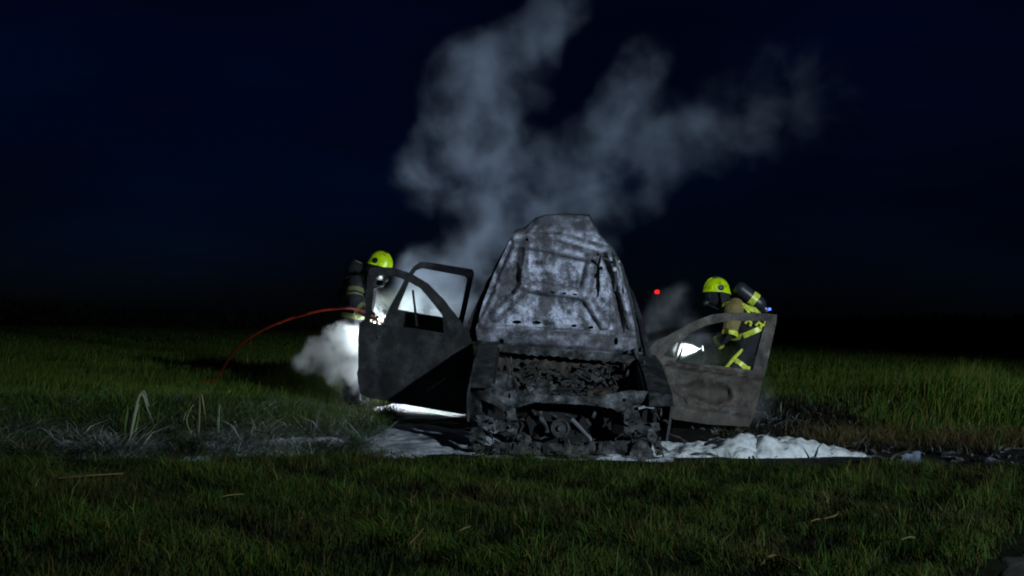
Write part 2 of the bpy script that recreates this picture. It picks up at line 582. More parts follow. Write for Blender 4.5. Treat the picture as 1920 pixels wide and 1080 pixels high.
ok = (y > near + rng.normal(0, .12, len(x))) & (rng.random(len(x)) < np.clip(.7 + .4 * cl, .25, 1))
# keep clear of the car itself
ok &= ~((np.abs(x - .4) < 1.4) & (y < 13.8)) & ~((x < -.4) & (x > -2.2) & (y < 13.2))
x, y, h, w, cl = (q[ok] for q in (x, y, h, w, cl))
n = len(x)
mound = np.exp(-((x - 5.5) / 1.0) ** 2 - ((y - 12.3) / 1.1) ** 2)
h = h * np.clip(.8 + .55 * cl + rng.normal(0, .25, n), .2, 2.0) * (.6 + 1.5 * mound)
h = np.minimum(h, .58)
c = pick(n, [GREEN, DEEP, YEL, BRN], [.55, .27, .14, .04]) * np.array([.80, .76, .66])
c = c * (1 + .5 * mound[:, None])
blades('field_grass', x, y, h, w * rng.uniform(.6, 1.4, n), np.clip(rng.uniform(.1, 1.0, n) + .35 * vnoise(x, y, 2.9, 4), .05, 1.35), rng.normal(.4, .9, n) + 2.2 * vnoise(x, y, 1.7, 6), c, 'tall green grass of the field behind the wreck')
# dry straw-coloured litter along the ditch edge
n = 9000
x = rng.uniform(2.9, 7.0, n)
y = edge_y(x) + rng.normal(2.2, .13, n)
ok = x > 3.2 + rng.normal(0, .25, n)
x, y = x[ok], y[ok]
n = len(x)
blades('dry_grass', x, y, rng.uniform(.06, .30, n), rng.uniform(.003, .007, n), rng.uniform(.5, 1.5, n), rng.uniform(0, 6.28, n), pick(n, [(.11, .072, .026), (.055, .036, .016), (.04, .055, .015), (.2, .16, .085)], [.4, .3, .2, .1]), 'dry brown grass litter along the ditch edge', .01)
# flattened grass on the left, grey with foam and ash
n = 120000
x = rng.uniform(-6.2, -1.15, n)
e = edge_y(x)
y = e - .1 + 2.6 * rng.random(n)
cl = vnoise(x, y, 3, 6)
ok = (rng.random(n) < np.clip(.8 + .5 * cl, .2, 1)) & (rng.random(n) < np.clip((-1.0 - x) / 1.2, .1, 1))
x, y, cl, e = x[ok], y[ok], cl[ok], e[ok]
n = len(x)
c = pick(n, [(.036, .072, .018), (.065, .085, .040), (.20, .22, .21), (.11, .095, .045)], [.52, .28, .08, .12])
ash = np.clip(vnoise(x, y, 2.1, 9) * 1.1 + .5 * vnoise(x, y, 6.5, 1) + .25 + .25 * (x > -2.8) - .36 * (y - e), 0, .9)[:, None]
hit = (rng.random((n, 1)) < ash * .6)
c = np.where(hit, np.array([.36, .41, .40]) * rng.uniform(.2, 1.25, (n, 1)), c * (1 - .2 * ash) + np.array([.05, .06, .05]) * ash)
ln = np.clip(rng.normal(1.42, .16, n) + .3 * vnoise(x, y, 3.1, 7), .3, 1.54)
blades('flattened_grass', x, y, rng.uniform(.10, .42, n) * np.clip(1 + .7 * vnoise(x, y, 4.3, 2), .35, 1.6), rng.uniform(.003, .008, n), ln, np.where(rng.random(n) < .45, rng.uniform(0, 6.28, n), rng.normal(.2, .6, n) + 4.0 * vnoise(x, y, 2.3, 3)), c, 'long flattened grass grey with ash and foam beside the wreck', .03, .9)
n = 40000
x = rng.uniform(1.9, 4.9, n)
y = rng.uniform(10.3, 13.9, n)
ok = (rng.random(n) < np.clip(.55 + .9 * vnoise(x, y, 4.2, 3), .05, 1)) & (y > edge_y(x) + .9) & (x > 2.0 + .25 * (y - 10.3))
x, y = x[ok], y[ok]
n = len(x)
blades('burnt_stubble', x, y, rng.uniform(.03, .17, n), rng.uniform(.004, .012, n), rng.uniform(.3, 1.5, n), rng.uniform(0, 6.28, n), pick(n, [(.008, .007, .006), (.03, .022, .012), (.035, .045, .014), (.22, .21, .20)], [.55, .25, .15, .05]), 'blackened grass stubble on the burnt soil behind the foam bank')
n = 8000
x = rng.uniform(-6.2, -1.2, n)
y = edge_y(x) + rng.uniform(1.2, 2.6, n)
blades('standing_grass', x, y, rng.uniform(.12, .32, n), rng.uniform(.004, .008, n), rng.uniform(.1, .8, n), rng.uniform(0, 6.28, n), pick(n, [GREEN, DEEP, YEL], [.5, .4, .1]), 'standing green grass behind the flattened strip')

# ------------------------------------------------------------------ far wood and beacon
def tree_mass(name, x0, x1, yc, hmin, hmax, label):
    n = 2600
    mb = MB()
    for i in range(n):
        x = random.uniform(x0, x1)
        top = hmin + (hmax - hmin) * (.5 + .5 * float(vnoise(np.array(x), np.array(0.), .06, yc)))
        z = random.uniform(0, 1) ** .8 * top
        c = Vector((x, yc + random.uniform(-3, 3), z + .2))
        s = random.uniform(.35, .9)
        a, b = Vector((random.gauss(0, 1), random.gauss(0, 1), random.gauss(0, 1))).normalized() * s, Vector((random.gauss(0, 1), random.gauss(0, 1), random.gauss(0, 1))).normalized() * s
        mb.add([c - a, c + b, c + a, c - b], [(0, 1, 2, 3)])
    tag(mb.build(name, M['wood'], smooth=None), label, 'trees', kind='stuff')
tree_mass('distant_treeline', -75, -9, 118, 1.6, 2.8, 'low black treeline on the horizon beyond the hose')
tree_mass('distant_treeline', 26, 85, 118, 2.2, 3.4, 'low black treeline on the horizon beyond the mound of tall grass')
D = 150
bp_ = P(1232, 547, D)
bz = float(ground_z(bp_.x, D))
t = thing('beacon_mast', (bp_.x, D, bz), 'distant mast with a small glowing red warning light', 'mast')
mb = MB(); mb.tube([(bp_.x, D, bz), (bp_.x, D, bp_.z - .3)], [.16, .09], 8); mb.build('mast_pole', M['soot'], t)
mb = MB(); mb.disc_lathe((bp_.x, D, bp_.z - .42), (0, 0, 1), [(.3, 0), (.3, .1), (.1, .12)], 12); mb.build('lamp_base', M['soot'], t)
mb = MB(); mb.disc_lathe((bp_.x, D, bp_.z - .3), (0, 0, 1), [(.24, 0), (.34, .12), (.36, .3), (.3, .48), (.12, .6)], 14); mb.build('lamp', M['red_lamp'], t)

# ------------------------------------------------------------------ the burnt-out car
CROLL, CPITCH = R(4.5), R(3.0)
C0 = P(1060, 850, 9.0)
CM = Matrix.Translation(C0) @ Matrix.Rotation(CROLL, 4, 'Y') @ Matrix.Rotation(CPITCH, 4, 'X')
def C(x, y, z):
    return CM @ Vector((x, y, z))
car = thing('burnt_car', C(0, 0, 0), 'burnt-out car wreck with hood up and doors hanging open', 'car')

# hood: stamped inner panel with ribs, slots, and an outer skin behind it
HO = [(898, 652), (892, 618), (903, 575), (925, 515), (962, 438), (984, 430), (1000, 414), (1020, 405), (1062, 402), (1104, 405), (1120, 438), (1146, 466), (1163, 500), (1178, 556), (1190, 612), (1197, 664), (1120, 662), (1010, 652)]
RIBS = [([(984, 457), (1010, 459), (1060, 470), (1112, 482)], 10, .020), ([(985, 536), (1040, 545), (1096, 552)], 10, .024),
        ([(983, 457), (980, 500), (986, 536)], 8, .020), ([(1113, 482), (1105, 515), (1096, 552)], 10, .020),
        ([(985, 538), (960, 562), (926, 594)], 9, .022), ([(1096, 552), (1112, 576), (1133, 610)], 9, .022),
        ([(900, 630), (1000, 634), (1100, 640), (1192, 648)], 13, .022), ([(908, 606), (935, 545), (971, 458)], 9, .018),
        ([(1184, 612), (1168, 545), (1142, 480)], 8, .020), ([(968, 446), (1050, 446), (1140, 472)], 9, .018),
        ([(905, 612), (1000, 618), (1100, 624), (1185, 626)], 5, .010)]
GRV = [([(1132, 478), (1148, 520), (1157, 570), (1165, 618)], 6, .030), ([(977, 470), (968, 520), (958, 548)], 7, .022), ([(1000, 414), (986, 432)], 6, .015)]
def hood_d(u, v):
    t = (652 - v) / 250
    d = 10.17 - .34 * t + .05 * ((u - 1045) / 150) ** 2
    if v < 440:
        d += .16 * ((440 - v) / 38) ** 1.5
    return d
def hood_map(u, v, k):
    r = 0
    for pl, w, h in RIBS:
        r = max(r, 1.9 * h * sst((1.35 - dpoly((u, v), pl) / w) / .6))
    for pl, w, h in GRV:
        r -= 1.5 * h * sst((1.2 - dpoly((u, v), pl) / w) / .6)
    r += .016 * fbm(u, v, 1, .014) + .008 * fbm(u, v, 5, .05, 3) + .0025 * fbm(u, v, 8, .13, 2)
    return P(u, v, hood_d(u, v) - r + .012 * k)
def oval(cx, cy, rx, ry, n=10, a=0.):
    return [(cx + rx * math.cos(q) * math.cos(a) - ry * math.sin(q) * math.sin(a), cy + rx * math.cos(q) * math.sin(a) + ry * math.sin(q) * math.cos(a)) for q in (2 * math.pi * i / n for i in range(n))]
slots = [oval(969, 604, 9, 3.4), oval(1006, 605, 9, 3.4), oval(1076, 611, 6, 2.6), oval(1108, 614, 5, 2.6), oval(1036, 548, 5, 1.8, 8, .15), oval(1058, 550, 5, 1.8, 8, .15), oval(1078, 552, 5, 1.8, 8, .15), oval(1155, 640, 4, 7), oval(915, 644, 7, 3.5), oval(940, 640, 5, 5), oval(1121, 477, 3, 3, 8), oval(988, 449, 3, 3, 8), oval(1172, 590, 3, 9, 10, -.1), oval(1168, 545, 2.5, 7, 10, -.15)]
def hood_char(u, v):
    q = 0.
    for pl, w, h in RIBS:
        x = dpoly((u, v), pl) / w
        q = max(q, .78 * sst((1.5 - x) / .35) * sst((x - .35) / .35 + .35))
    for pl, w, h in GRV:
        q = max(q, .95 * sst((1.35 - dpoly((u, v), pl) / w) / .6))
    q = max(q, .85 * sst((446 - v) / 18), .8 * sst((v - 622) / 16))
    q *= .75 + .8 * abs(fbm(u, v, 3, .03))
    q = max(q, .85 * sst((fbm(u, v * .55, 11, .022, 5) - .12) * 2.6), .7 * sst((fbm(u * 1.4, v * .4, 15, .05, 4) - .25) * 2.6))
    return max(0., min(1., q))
hood = panel('hood', HO, slots, 3.4, hood_map, M['hood'], car, 50, .12, hood_char)
SK = [(884, 640), (876, 604), (900, 556), (930, 494), (966, 430), (986, 424), (1004, 408), (1022, 402), (1062, 399), (1106, 402), (1124, 438), (1151, 466), (1169, 500), (1184, 556), (1196, 610), (1203, 660), (1120, 655), (1010, 648)]
panel('outer_skin', SK, [], 12, lambda u, v, k: P(u, v, hood_d(u, v) + .055 + .02 * k + .03 * abs((u - 1045) / 150) ** 2 + .01 * fbm(u, v, 2, .02)), M['skin'], hood, 50, .1)
mb = MB(); mb.tube([P(1128, 482, 9.78), P(1141, 488, 9.76), P(1156, 496, 9.78)], .009, 6); mb.tube([P(1149, 470, 9.78), P(1151, 490, 9.74), P(1155, 522, 9.76), P(1153, 545, 9.80)], [.014, .016, .018, .010], 6); mb.crumple(.01, 18)
mb.build('latch', M['ashen'], hood)
for q in ((1152, 505, 9.72, 1.), (1160, 491, 9.74, .6)):  # added pale beads imitate bright reflections on the hood edge
    mb = MB(); mb.disc_lathe(P(*q[:3]), (0, -1, 0), [(.018 * q[3], 0), (.022 * q[3], .01), (.012 * q[3], .024)], 10)
    mb.build('glint_bead', M['foam'], hood)
for u0, v0, u1, v1 in ((905, 640, 897, 668), (1187, 655, 1196, 682)):
    mb = MB(); mb.beam(P(u0, v0, 10.08), P(u1, v1, 10.12), .05, .03); mb.beam(P(u1, v1, 10.12), P(u1, v1 + 14, 10.3), .045, .04); mb.crumple(.008, 15)
    mb.build('hinge', M['char'], hood)

# engine bay
def rough_map(d, slope=0., amp=.03, sc=.03, th=.03, v0=700, seed=1.):
    return lambda u, v, k: P(u, v, d + slope * (v - v0) - amp * fbm(u, v, seed, sc, 5) + th * k)
panel('bulkhead', [(896, 650), (1010, 655), (1120, 662), (1200, 672), (1216, 745), (1200, 770), (900, 760), (893, 700)], [], 6, rough_map(10.28, 0, .05, .035, .03, 700, 3), M['rust'], car, 50)
# cowl with a torn serrated lower lip
lip = [(900, 644), (1000, 650), (1100, 658), (1192, 668), (1194, 680)]
for i in range(36):
    u = 1190 - i * 8
    lip.append((u, 645 + (u - 900) * .088 + 10 + (3 if i % 2 else 0) + random.uniform(-1.5, 1.5)))
panel('cowl', lip, [], 5, lambda u, v, k: P(u, v, 10.06 + .03 * k - .012 * fbm(u, v, 2, .06) + .002 * (v - 650)), M['ashen'], car, 50)
mb = MB()
for i in range(5):
    a = random.uniform(0, 6)
    mb.tube([P(905 + i * 11 + random.uniform(-4, 4), 672 + random.uniform(-6, 30), 10.05), P(918 + i * 10, 668 + random.uniform(0, 30), 9.96), P(925 + i * 9, 690 + random.uniform(0, 24), 9.98), P(912 + i * 10, 708 + random.uniform(0, 14), 10.0)], random.uniform(.006, .013), 6)
mb.build('wiring', M['ashen'], car)
def lump(name, c, rx, ry, rz, m, sc=5., amp=.25, seed=0, parent=None):
    bm = bmesh.new()
    bmesh.ops.create_icosphere(bm, subdivisions=3, radius=1)
    v = []
    for q in bm.verts:
        p = q.co
        # squarish metal casting rather than a ball
        p = Vector([math.copysign(abs(a) ** .6, a) for a in p])
        k = 1 + amp * noise.fractal(p * sc * .5 + Vector((seed, seed, 0)), 1, 2, 4)
        v.append(Vector(c) + Vector((p.x * rx, p.y * ry, p.z * rz)) * k)
    f = [tuple(w.index for w in q.verts) for q in bm.faces]
    bm.free()
    return build(name, v, f, m, parent or car, 40)
lump('strut_tower', P(935, 722, 9.85), .13, .16, .13, M['ashen'], 6, .35, 3)
lump('strut_tower', P(1196, 728, 9.95), .10, .15, .08, M['soot'], 6, .3, 8)
lump('engine_block', P(1060, 795, 9.75), .42, .22, .23, M['soot'], 7, .3, 5)
lump('cylinder_head', P(1050, 738, 9.85), .30, .16, .06, M['char'], 9, .45, 6)
lump('intake_manifold', P(1010, 728, 9.72), .12, .08, .05, M['ashen'], 9, .6, 9)
lump('battery_remains', P(1120, 738, 9.7), .12, .09, .05, M['rust'], 9, .5, 12)
lump('air_box', P(968, 742, 9.55), .09, .10, .05, M['char'], 9, .5, 14)
# pulley and front of the engine
pc = P(1051, 803, 9.34)
mb = MB(); mb.disc_lathe(pc, (0, -1, 0), [(.02, -.06), (.082, -.05), (.086, -.03), (.07, -.02), (.086, -.008), (.086, .006), (.066, .008), (.062, -.012), (.028, -.014), (.028, .012), (.014, .014)], 26); mb.crumple(.003, 20)
pul = mb.build('pulley', M['char'], car)
mb = MB(); mb.disc_lathe(pc + Vector((-.002, -.014, .0)), (0, -1, 0), [(.026, 0), (.024, .012), (.012, .014), (.010, .004)], 12); mb.build('pulley_hub', M['ashen'], pul)
mb = MB(); mb.tube([P(1072, 786, 9.3), P(1085, 800, 9.26), P(1098, 813, 9.22), P(1107, 822, 9.2), P(1109, 838, 9.2)], [.016, .019, .014, .016, .008], 7); mb.crumple(.006, 20); mb.build('melted_pipe', M['alu'], car)
mb = MB(); mb.tube([P(1080, 800, 9.3), P(1092, 822, 9.25), P(1104, 842, 9.2)], [.012, .012, .008], 7); mb.crumple(.006, 20); mb.build('bracket', M['char'], car)
for pts_, r_ in (([(1012, 772), (1016, 786), (1024, 800), (1026, 812)], .022), ([(1032, 776), (1045, 782)], .016), ([(1116, 772), (1112, 784)], .020), ([(1100, 786), (1106, 798)], .017), ([(1144, 768), (1146, 778)], .018), ([(1060, 778), (1075, 785)], .018), ([(1130, 800), (1145, 785), (1156, 778)], .012), ([(998, 770), (1003, 776)], .014)):
    mb = MB(); mb.tube([P(a, b, 9.36 - .02 * i) for i, (a, b) in enumerate(pts_)], [r_ * random.uniform(.7, 1.2) for _ in pts_], 7); mb.crumple(.009, 18, r_ * 100)
    mb.build('bracket', M['ashen' if random.random() < .55 else 'char'], car)
# slam panel
SP_ = [(893, 706), (908, 698), (938, 706), (958, 726), (985, 734), (1012, 739), (1060, 743), (1110, 743), (1150, 738), (1180, 731), (1222, 735), (1246, 744), (1251, 754), (1215, 755), (1186, 758), (1184, 770), (1166, 776), (1148, 766), (1100, 759), (1060, 757), (1004, 754), (986, 760), (968, 764), (950, 760), (930, 744), (905, 724)]
def slam_map(u, v, k):
    vm = 748
    r = .022 * math.cos((v - vm) / 9) if abs(v - vm) < 14 else 0
    return P(u, v, 9.16 - r - .02 * fbm(u, v, 4, .05, 5) + .05 * k + .0011 * max(0, 735 - v) * 4)
panel('slam_panel', SP_, [oval(955, 742, 3, 5), oval(1170, 750, 4, 3)], 4, slam_map, M['ashen'], car, 50, .22)
# headlamp buckets
panel('headlamp_bucket', [(871, 730), (893, 712), (928, 742), (952, 762), (967, 766), (968, 804), (940, 806), (905, 797), (879, 792), (868, 765)], [[(902, 750), (924, 758), (941, 768), (946, 790), (915, 782), (904, 770)]], 4, lambda u, v, k: P(u, v, 9.12 + .14 * sst((912 - u) / 40) * (1 if u < 912 else 0) - .025 * fbm(u, v, 6, .06, 5) + .04 * k), M['char'], car, 50, .2)
panel('headlamp_bucket', [(1166, 772), (1186, 760), (1215, 757), (1250, 756), (1252, 800), (1226, 812), (1180, 816), (1170, 800)], [[(1196, 768), (1218, 763), (1238, 764), (1240, 792), (1205, 793)]], 4, lambda u, v, k: P(u, v, 9.14 - .025 * fbm(u, v, 9, .06, 5) + .04 * k), M['char'], car, 50, .2)
panel('grille_post', [(1170, 770), (1179, 772), (1180, 815), (1170, 816)], [], 4, rough_map(9.12, 0, .02, .06, .04), M['char'], car)
mb = MB(); mb.beam(P(1197, 766, 9.1), P(1213, 761, 9.1), .03, .02); mb.beam(P(1213, 761, 9.1), P(1226, 764, 9.1), .03, .03); mb.crumple(.006, 22); mb.build('lamp_bracket', M['alu'], car)
for q in ((1176, 703, 9.9, .022, .05), (1206, 685, 9.9, .02, .05)):
    mb = MB(); c_ = P(*q[:3]); mb.beam(c_ - Vector((0, 0, q[4])), c_ + Vector((.01, 0, q[4])), q[3] * 1.5, .02, (0, 1, 0), q[3] * .6); mb.crumple(.012, 22); mb.build('torn_tab', M['ashen'], car)
# bumper beams
def beam_panel(name, pl, d, th, m, amp=.03, wob=.3, seed=1.):
    return panel(name, pl, [], 4, lambda u, v, k: P(u, v, d - amp * fbm(u, v, seed, .05, 5) + th * k), m, car, 50, wob)
beam_panel('bumper_beam', [(893, 778), (915, 780), (945, 792), (975, 808), (994, 818), (1000, 828), (985, 830), (950, 820), (915, 808), (898, 800)], 8.98, .07, M['ashen'], .03, .3, 2)
beam_panel('bumper_beam', [(925, 830), (990, 828), (1050, 832), (1110, 828), (1165, 826), (1205, 824), (1222, 832), (1225, 856), (1180, 855), (1110, 852), (1050, 852), (985, 852), (930, 850)], 8.93, .08, M['char'], .04, .3, 5)
beam_panel('bumper_skin_remnant', [(1188, 832), (1204, 826), (1220, 840), (1228, 858), (1205, 862), (1180, 856)], 8.86, .03, M['ashen'], .03, .3, 8)
beam_panel('fender_strip', [(1214, 806), (1222, 803), (1232, 816), (1242, 836), (1243, 852), (1231, 856), (1224, 836), (1214, 818)], 8.9, .03, M['ashen'], .02, .2, 9)
beam_panel('fog_lamp_housing', [(884, 800), (905, 803), (912, 822), (905, 848), (890, 846), (880, 826)], 8.98, .06, M['char'], .05, .3, 12)
beam_panel('crash_box', [(950, 770), (966, 772), (974, 800), (968, 812), (952, 808)], 9.1, .12, M['char'], .03, .2, 15)
beam_panel('undertray', [(1060, 852), (1225, 856), (1232, 868), (1150, 868), (1065, 864)], 8.84, .05, M['ashen'], .03, .3, 17)
mb = MB()
for i in range(150):
    u, v, d = random.uniform(880, 1245), random.uniform(785, 852), random.uniform(8.84, 9.0)
    if 985 < u < 1170 and v < 824:
        continue
    c_ = P(u, v, d)
    a = Vector((random.gauss(0, 1), random.gauss(0, .5), random.gauss(0, .6))).normalized()
    L = random.uniform(.015, .06)
    mb.tube([c_, c_ + a * L, c_ + a * L * 1.6 + Vector((0, 0, -.02))], [random.uniform(.004, .012), random.uniform(.003, .014), .002], 5)
mb.crumple(.01, 16)
tag(mb.build('hanging_scraps', M['char'], car), kind='stuff')
mb = MB()
for i in range(170):
    u, v = random.uniform(900, 1180), 744 - 62 * random.random() ** 1.7
    c_ = P(u, v, 9.65 + .5 * (744 - v) / 62 + random.uniform(-.05, .05))
    a = Vector((random.gauss(0, 1), random.gauss(0, .5), random.gauss(0, .6))).normalized()
    L = random.uniform(.02, .09)
    mb.tube([c_, c_ + a * L, c_ + a * L * 1.6 + Vector((0, 0, -.03))], [random.uniform(.006, .03), random.uniform(.004, .026), .003], 5)
for i in range(26):
    u, v = random.uniform(900, 1170), random.uniform(682, 738)
    p_ = [P(u + k * random.uniform(6, 16) - 20, v + random.uniform(-10, 12) + 2.5 * k * k, 9.9 + random.uniform(-.1, .15)) for k in range(5)]
    mb.tube(p_, random.uniform(.005, .012), 5)
mb.crumple(.012, 14)
tag(mb.build('engine_bay_scraps', M['char'], car), kind='stuff')

# fenders with wheel arches, inner aprons
def side_panel(name, s, outline, x0, m, th=.02, bulge=.03, amp=.012, parent=None, holes=()):
    return panel(name, outline, list(holes), .07, lambda a, b, k: C(s * (x0 - bulge * ((b - .45) / .4) ** 2 - th * k + amp * fbm(a, b, s * 3, 4.)), a, b), m, parent or car, 50)
def arch(cy, cz, r, a0, a1, n=9):
    return [(cy + r * math.cos(a0 + (a1 - a0) * i / n), cz + r * math.sin(a0 + (a1 - a0) * i / n)) for i in range(n + 1)]
for s in (-1, 1):
    out = [(.06, .18), (.05, .50), (.16, .575), (.6, .69), (1.0, .78), (1.28, .83), (1.30, .60), (1.28, .20), (1.17, .18)] + arch(.83, .24, .335, -.1, math.pi + .1)[0:] + [(.4, .18)]
    side_panel('front_fender', s, out, .885, M['skin'], parent=car)
    mb = MB()
    for (a0, z0), (a1, z1) in zip(out[1:5], out[2:6]):
        mb.beam(C(s * .785, a0, z0 - .01), C(s * .755 if a1 > 1.2 else s * .785, a1, z1 - .01), .20, .02)
    mb.crumple(.008, 9)
    mb.build('fender_flange', M['char'], car)
    mb = MB()
    mb.add([C(s * .70, .25, .2), C(s * .70, 1.25, .2), C(s * .70, 1.25, .80), C(s * .70, .8, .71), C(s * .70, .25, .57), C(s * .66, .25, .2), C(s * .66, 1.25, .2), C(s * .66, 1.25, .80), C(s * .66, .8, .71), C(s * .66, .25, .57)], [(0, 1, 2, 3, 4), (9, 8, 7, 6, 5), (0, 5, 6, 1), (1, 6, 7, 2), (2, 7, 8, 3), (3, 8, 9, 4), (4, 9, 5, 0)])
    mb.build('inner_apron', M['soot'], car)
    # body side
    mb = MB(); mb.beam(C(s * .80, 1.28, .24), C(s * .80, 3.2, .24), .12, .14); mb.crumple(.01, 5); mb.build('sill', M['char'], car)
    mb = MB(); mb.tube([C(s * .79, 1.22, .80), C(s * .73, 1.55, 1.10), C(s * .64, 1.95, 1.40), C(s * .60, 2.2, 1.47)], [.045, .035, .035, .04], 8); mb.crumple(.008, 7); mb.build('a_pillar', M['skin'], car)
    mb = MB(); mb.beam(C(s * .80, 1.28, .26), C(s * .79, 1.25, .82), .07, .10, (0, 1, 0)); mb.build('hinge_pillar', M['skin'], car)
    mb = MB(); mb.beam(C(s * .80, 2.34, .26), C(s * .77, 2.36, .88), .10, .14, (0, 1, 0)); mb.beam(C(s * .77, 2.36, .88), C(s * .61, 2.42, 1.46), .06, .09, (0, 1, 0)); mb.crumple(.008, 6); mb.build('b_pillar', M['skin'], car)
    mb = MB(); mb.tube([C(s * .60, 2.2, 1.47), C(s * .60, 2.8, 1.49), C(s * .60, 3.4, 1.46), C(s * .64, 3.85, 1.20), C(s * .74, 4.05, .92)], [.04, .04, .045, .05, .05], 8); mb.crumple(.01, 6); mb.build('c_pillar', M['skin'], car)
    rq = [(3.18, .24), (3.20, .86), (3.5, .92), (4.08, .92), (4.22, .7), (4.2, .32), (3.98, .26)] + arch(3.6, .24, .33, .05, math.pi - .05) + [(3.25, .22)]
    side_panel('rear_quarter', s, rq, .86, M['skin'], parent=car)
    for wy in (.83, 3.6):
        wc = C(s * .74, wy, .20)
        ax = (C(s, wy, .2) - C(0, wy, .2)).normalized()
        mb = MB()
        mb.disc_lathe(wc, ax, [(.215, -.09), (.235, -.085), (.225, -.06), (.20, -.03), (.20, .06), (.225, .08), (.235, .10), (.215, .105), (.19, .06), (.18, -.05)], 26)
        wh = mb.build('wheel', M['char'], car)
        mb = MB()
        mb.disc_lathe(wc + ax * .05, ax, [(.06, -.03), (.065, .02), (.03, .03)], 12)
        x_ = ax.orthogonal().normalized(); y_ = ax.cross(x_)
        for i in range(5):
            dr = x_ * math.cos(i * 1.2566) + y_ * math.sin(i * 1.2566)
            mb.beam(wc + ax * .055 + dr * .05, wc + ax * .075 + dr * .20, .05, .025, ax, .07)
        mb.build('spokes', M['ashen'], wh)
panel('roof', [(-.58, 2.15), (0, 2.08), (.58, 2.15), (.60, 3.0), (.56, 3.5), (0, 3.56), (-.56, 3.5), (-.60, 3.0)], [], .08, lambda a, b, k: C(a, b, 1.52 - .06 * (a / .6) ** 2 - .04 * ((b - 2.8) / .7) ** 2 - .05 * math.exp(-((a - .1) / .3) ** 2 - ((b - 2.6) / .4) ** 2) + .012 * fbm(a, b, 0, 3.) - .02 * k), M['skin'], car, 50)
panel('floor_pan', [(-.74, 1.2), (.74, 1.2), (.74, 4.0), (-.74, 4.0)], [], .12, lambda a, b, k: C(a, b, .24 + .02 * fbm(a, b, 0, 4.) - .03 * k), M['soot'], car, 50)
panel('tailgate', [(-.72, .34), (.72, .34), (.74, .92), (.60, 1.36), (.3, 1.44), (-.3, 1.44), (-.60, 1.36), (-.74, .92)], [[(-.6, .95), (.6, .95), (.5, 1.3), (0, 1.36), (-.5, 1.3)]], .1, lambda a, b, k: C(a, 4.18 - .45 * max(0, b - .9) + .03 * k + .015 * fbm(a, b, 0, 4.), b), M['skin'], car, 50)
mb = MB(); mb.tube([C(-.74, 1.5, .74), C(0, 1.48, .76), C(.74, 1.5, .74)], .035, 8); mb.crumple(.006, 8); mb.build('dashboard_beam', M['char'], car)
mb = MB()
sc_, ax = C(.36, 1.78, .80), (C(.36, 1.5, .66) - C(.36, 1.78, .80)).normalized()
x_ = ax.orthogonal().normalized(); y_ = ax.cross(x_)
mb.tube([sc_ + (x_ * math.cos(q) + y_ * math.sin(q)) * .18 for q in (i * math.pi / 10 for i in range(20))], .009, 6, True)
mb.tube([sc_, sc_ + ax * .35], .018, 6)
for i in range(3):
    q = i * 2.094
    mb.tube([sc_, sc_ + (x_ * math.cos(q) + y_ * math.sin(q)) * .18], .008, 6)
mb.build('steering_wheel', M['char'], car)
for sx, sy, lab in ((-.36, 2.15, 'f'), (.36, 2.15, 'f'), (-.36, 3.05, 'r'), (.36, 3.05, 'r')):
    mb = MB()
    for q in (-.2, .2):
        mb.tube([C(sx + q, sy - .35, .36), C(sx + q, sy + .05, .33), C(sx + q * .95, sy + .18, .6), C(sx + q * .8, sy + .32, .98)], .016, 6)
    mb.tube([C(sx - .16, sy + .32, .98), C(sx, sy + .33, 1.02), C(sx + .16, sy + .32, .98)], .016, 6)
    for i in range(6):
        z = .42 + i * .09
        mb.tube([C(sx - .18, sy + .10 + (z - .4) * .38, z), C(sx, sy + .14 + (z - .4) * .38, z - .015), C(sx + .18, sy + .10 + (z - .4) * .38, z)], .005, 5)
    for i in range(5):
        yy_ = sy - .3 + i * .08
        mb.tube([C(sx - .2, yy_, .36), C(sx, yy_, .34), C(sx + .2, yy_, .36)], .005, 5)
    mb.crumple(.006, 9)
    mb.build('seat_frame', M['char'], car)

# doors
def ld(u):
    return 10.26 + .28 * (882 - u) / 208
def ldoor(u, v, k):
    r = 0
    if v > 615:
        r += .03 * math.sin(min(1, (v - 612) / 150) * math.pi)
        r += .008 * sst(1.4 - abs(v - (692 + (u - 690) * .16)) / 5)
    r += .008 * sst(1.3 - dpoly((u, v), [(836, 600), (842, 620), (852, 634), (860, 620)]) / 3.5)
    r -= .012 * sst(1.2 - math.hypot(u - 711, v - 632) / 5)
    return P(u, v, ld(u) - r - .012 * fbm(u, v, 2, .025, 5) + .075 * k)
LD = [(673, 607), (684, 598), (689, 515), (694, 504), (704, 500), (738, 502), (770, 512), (802, 531), (832, 561), (864, 602), (884, 628), (888, 660), (882, 772), (868, 777), (800, 765), (730, 753), (690, 746), (675, 738), (669, 700), (672, 688), (671, 640)]
LDH = [[(695, 604), (698, 560), (703, 522), (712, 516), (740, 518), (762, 526), (789, 541), (814, 571), (829, 591), (832, 624), (780, 616), (720, 609)]]
fd = panel('front_door', LD, LDH, 5, ldoor, M['black_door'], car, 40, .08, lambda u, v: max(0., min(1., .9 * sst(.1 + 1.7 * fbm(u, v, 21, .02, 5)), )))
tag(fd, 'blackened front door with smooth outer skin')
mb = MB(); mb.beam(P(774, 544, ld(774) + .05), P(782, 612, ld(782) + .05), .022, .012, (0, 1, 0)); mb.build('window_guide', M['soot'], fd)
mb = MB(); mb.disc_lathe(P(710, 632, ld(710) - .02), (0, -1, 0), [(.016, 0), (.016, .012), (.008, .014)], 10); mb.build('door_lock', M['char'], fd)
for hv in (668, 742):
    mb = MB(); mb.beam(P(874, hv, 10.27), P(896, hv + 2, 10.30), .04, .05); mb.build('hinge', M['char'], fd)
def rd(u):
    return 11.45 + .18 * (885 - u) / 165
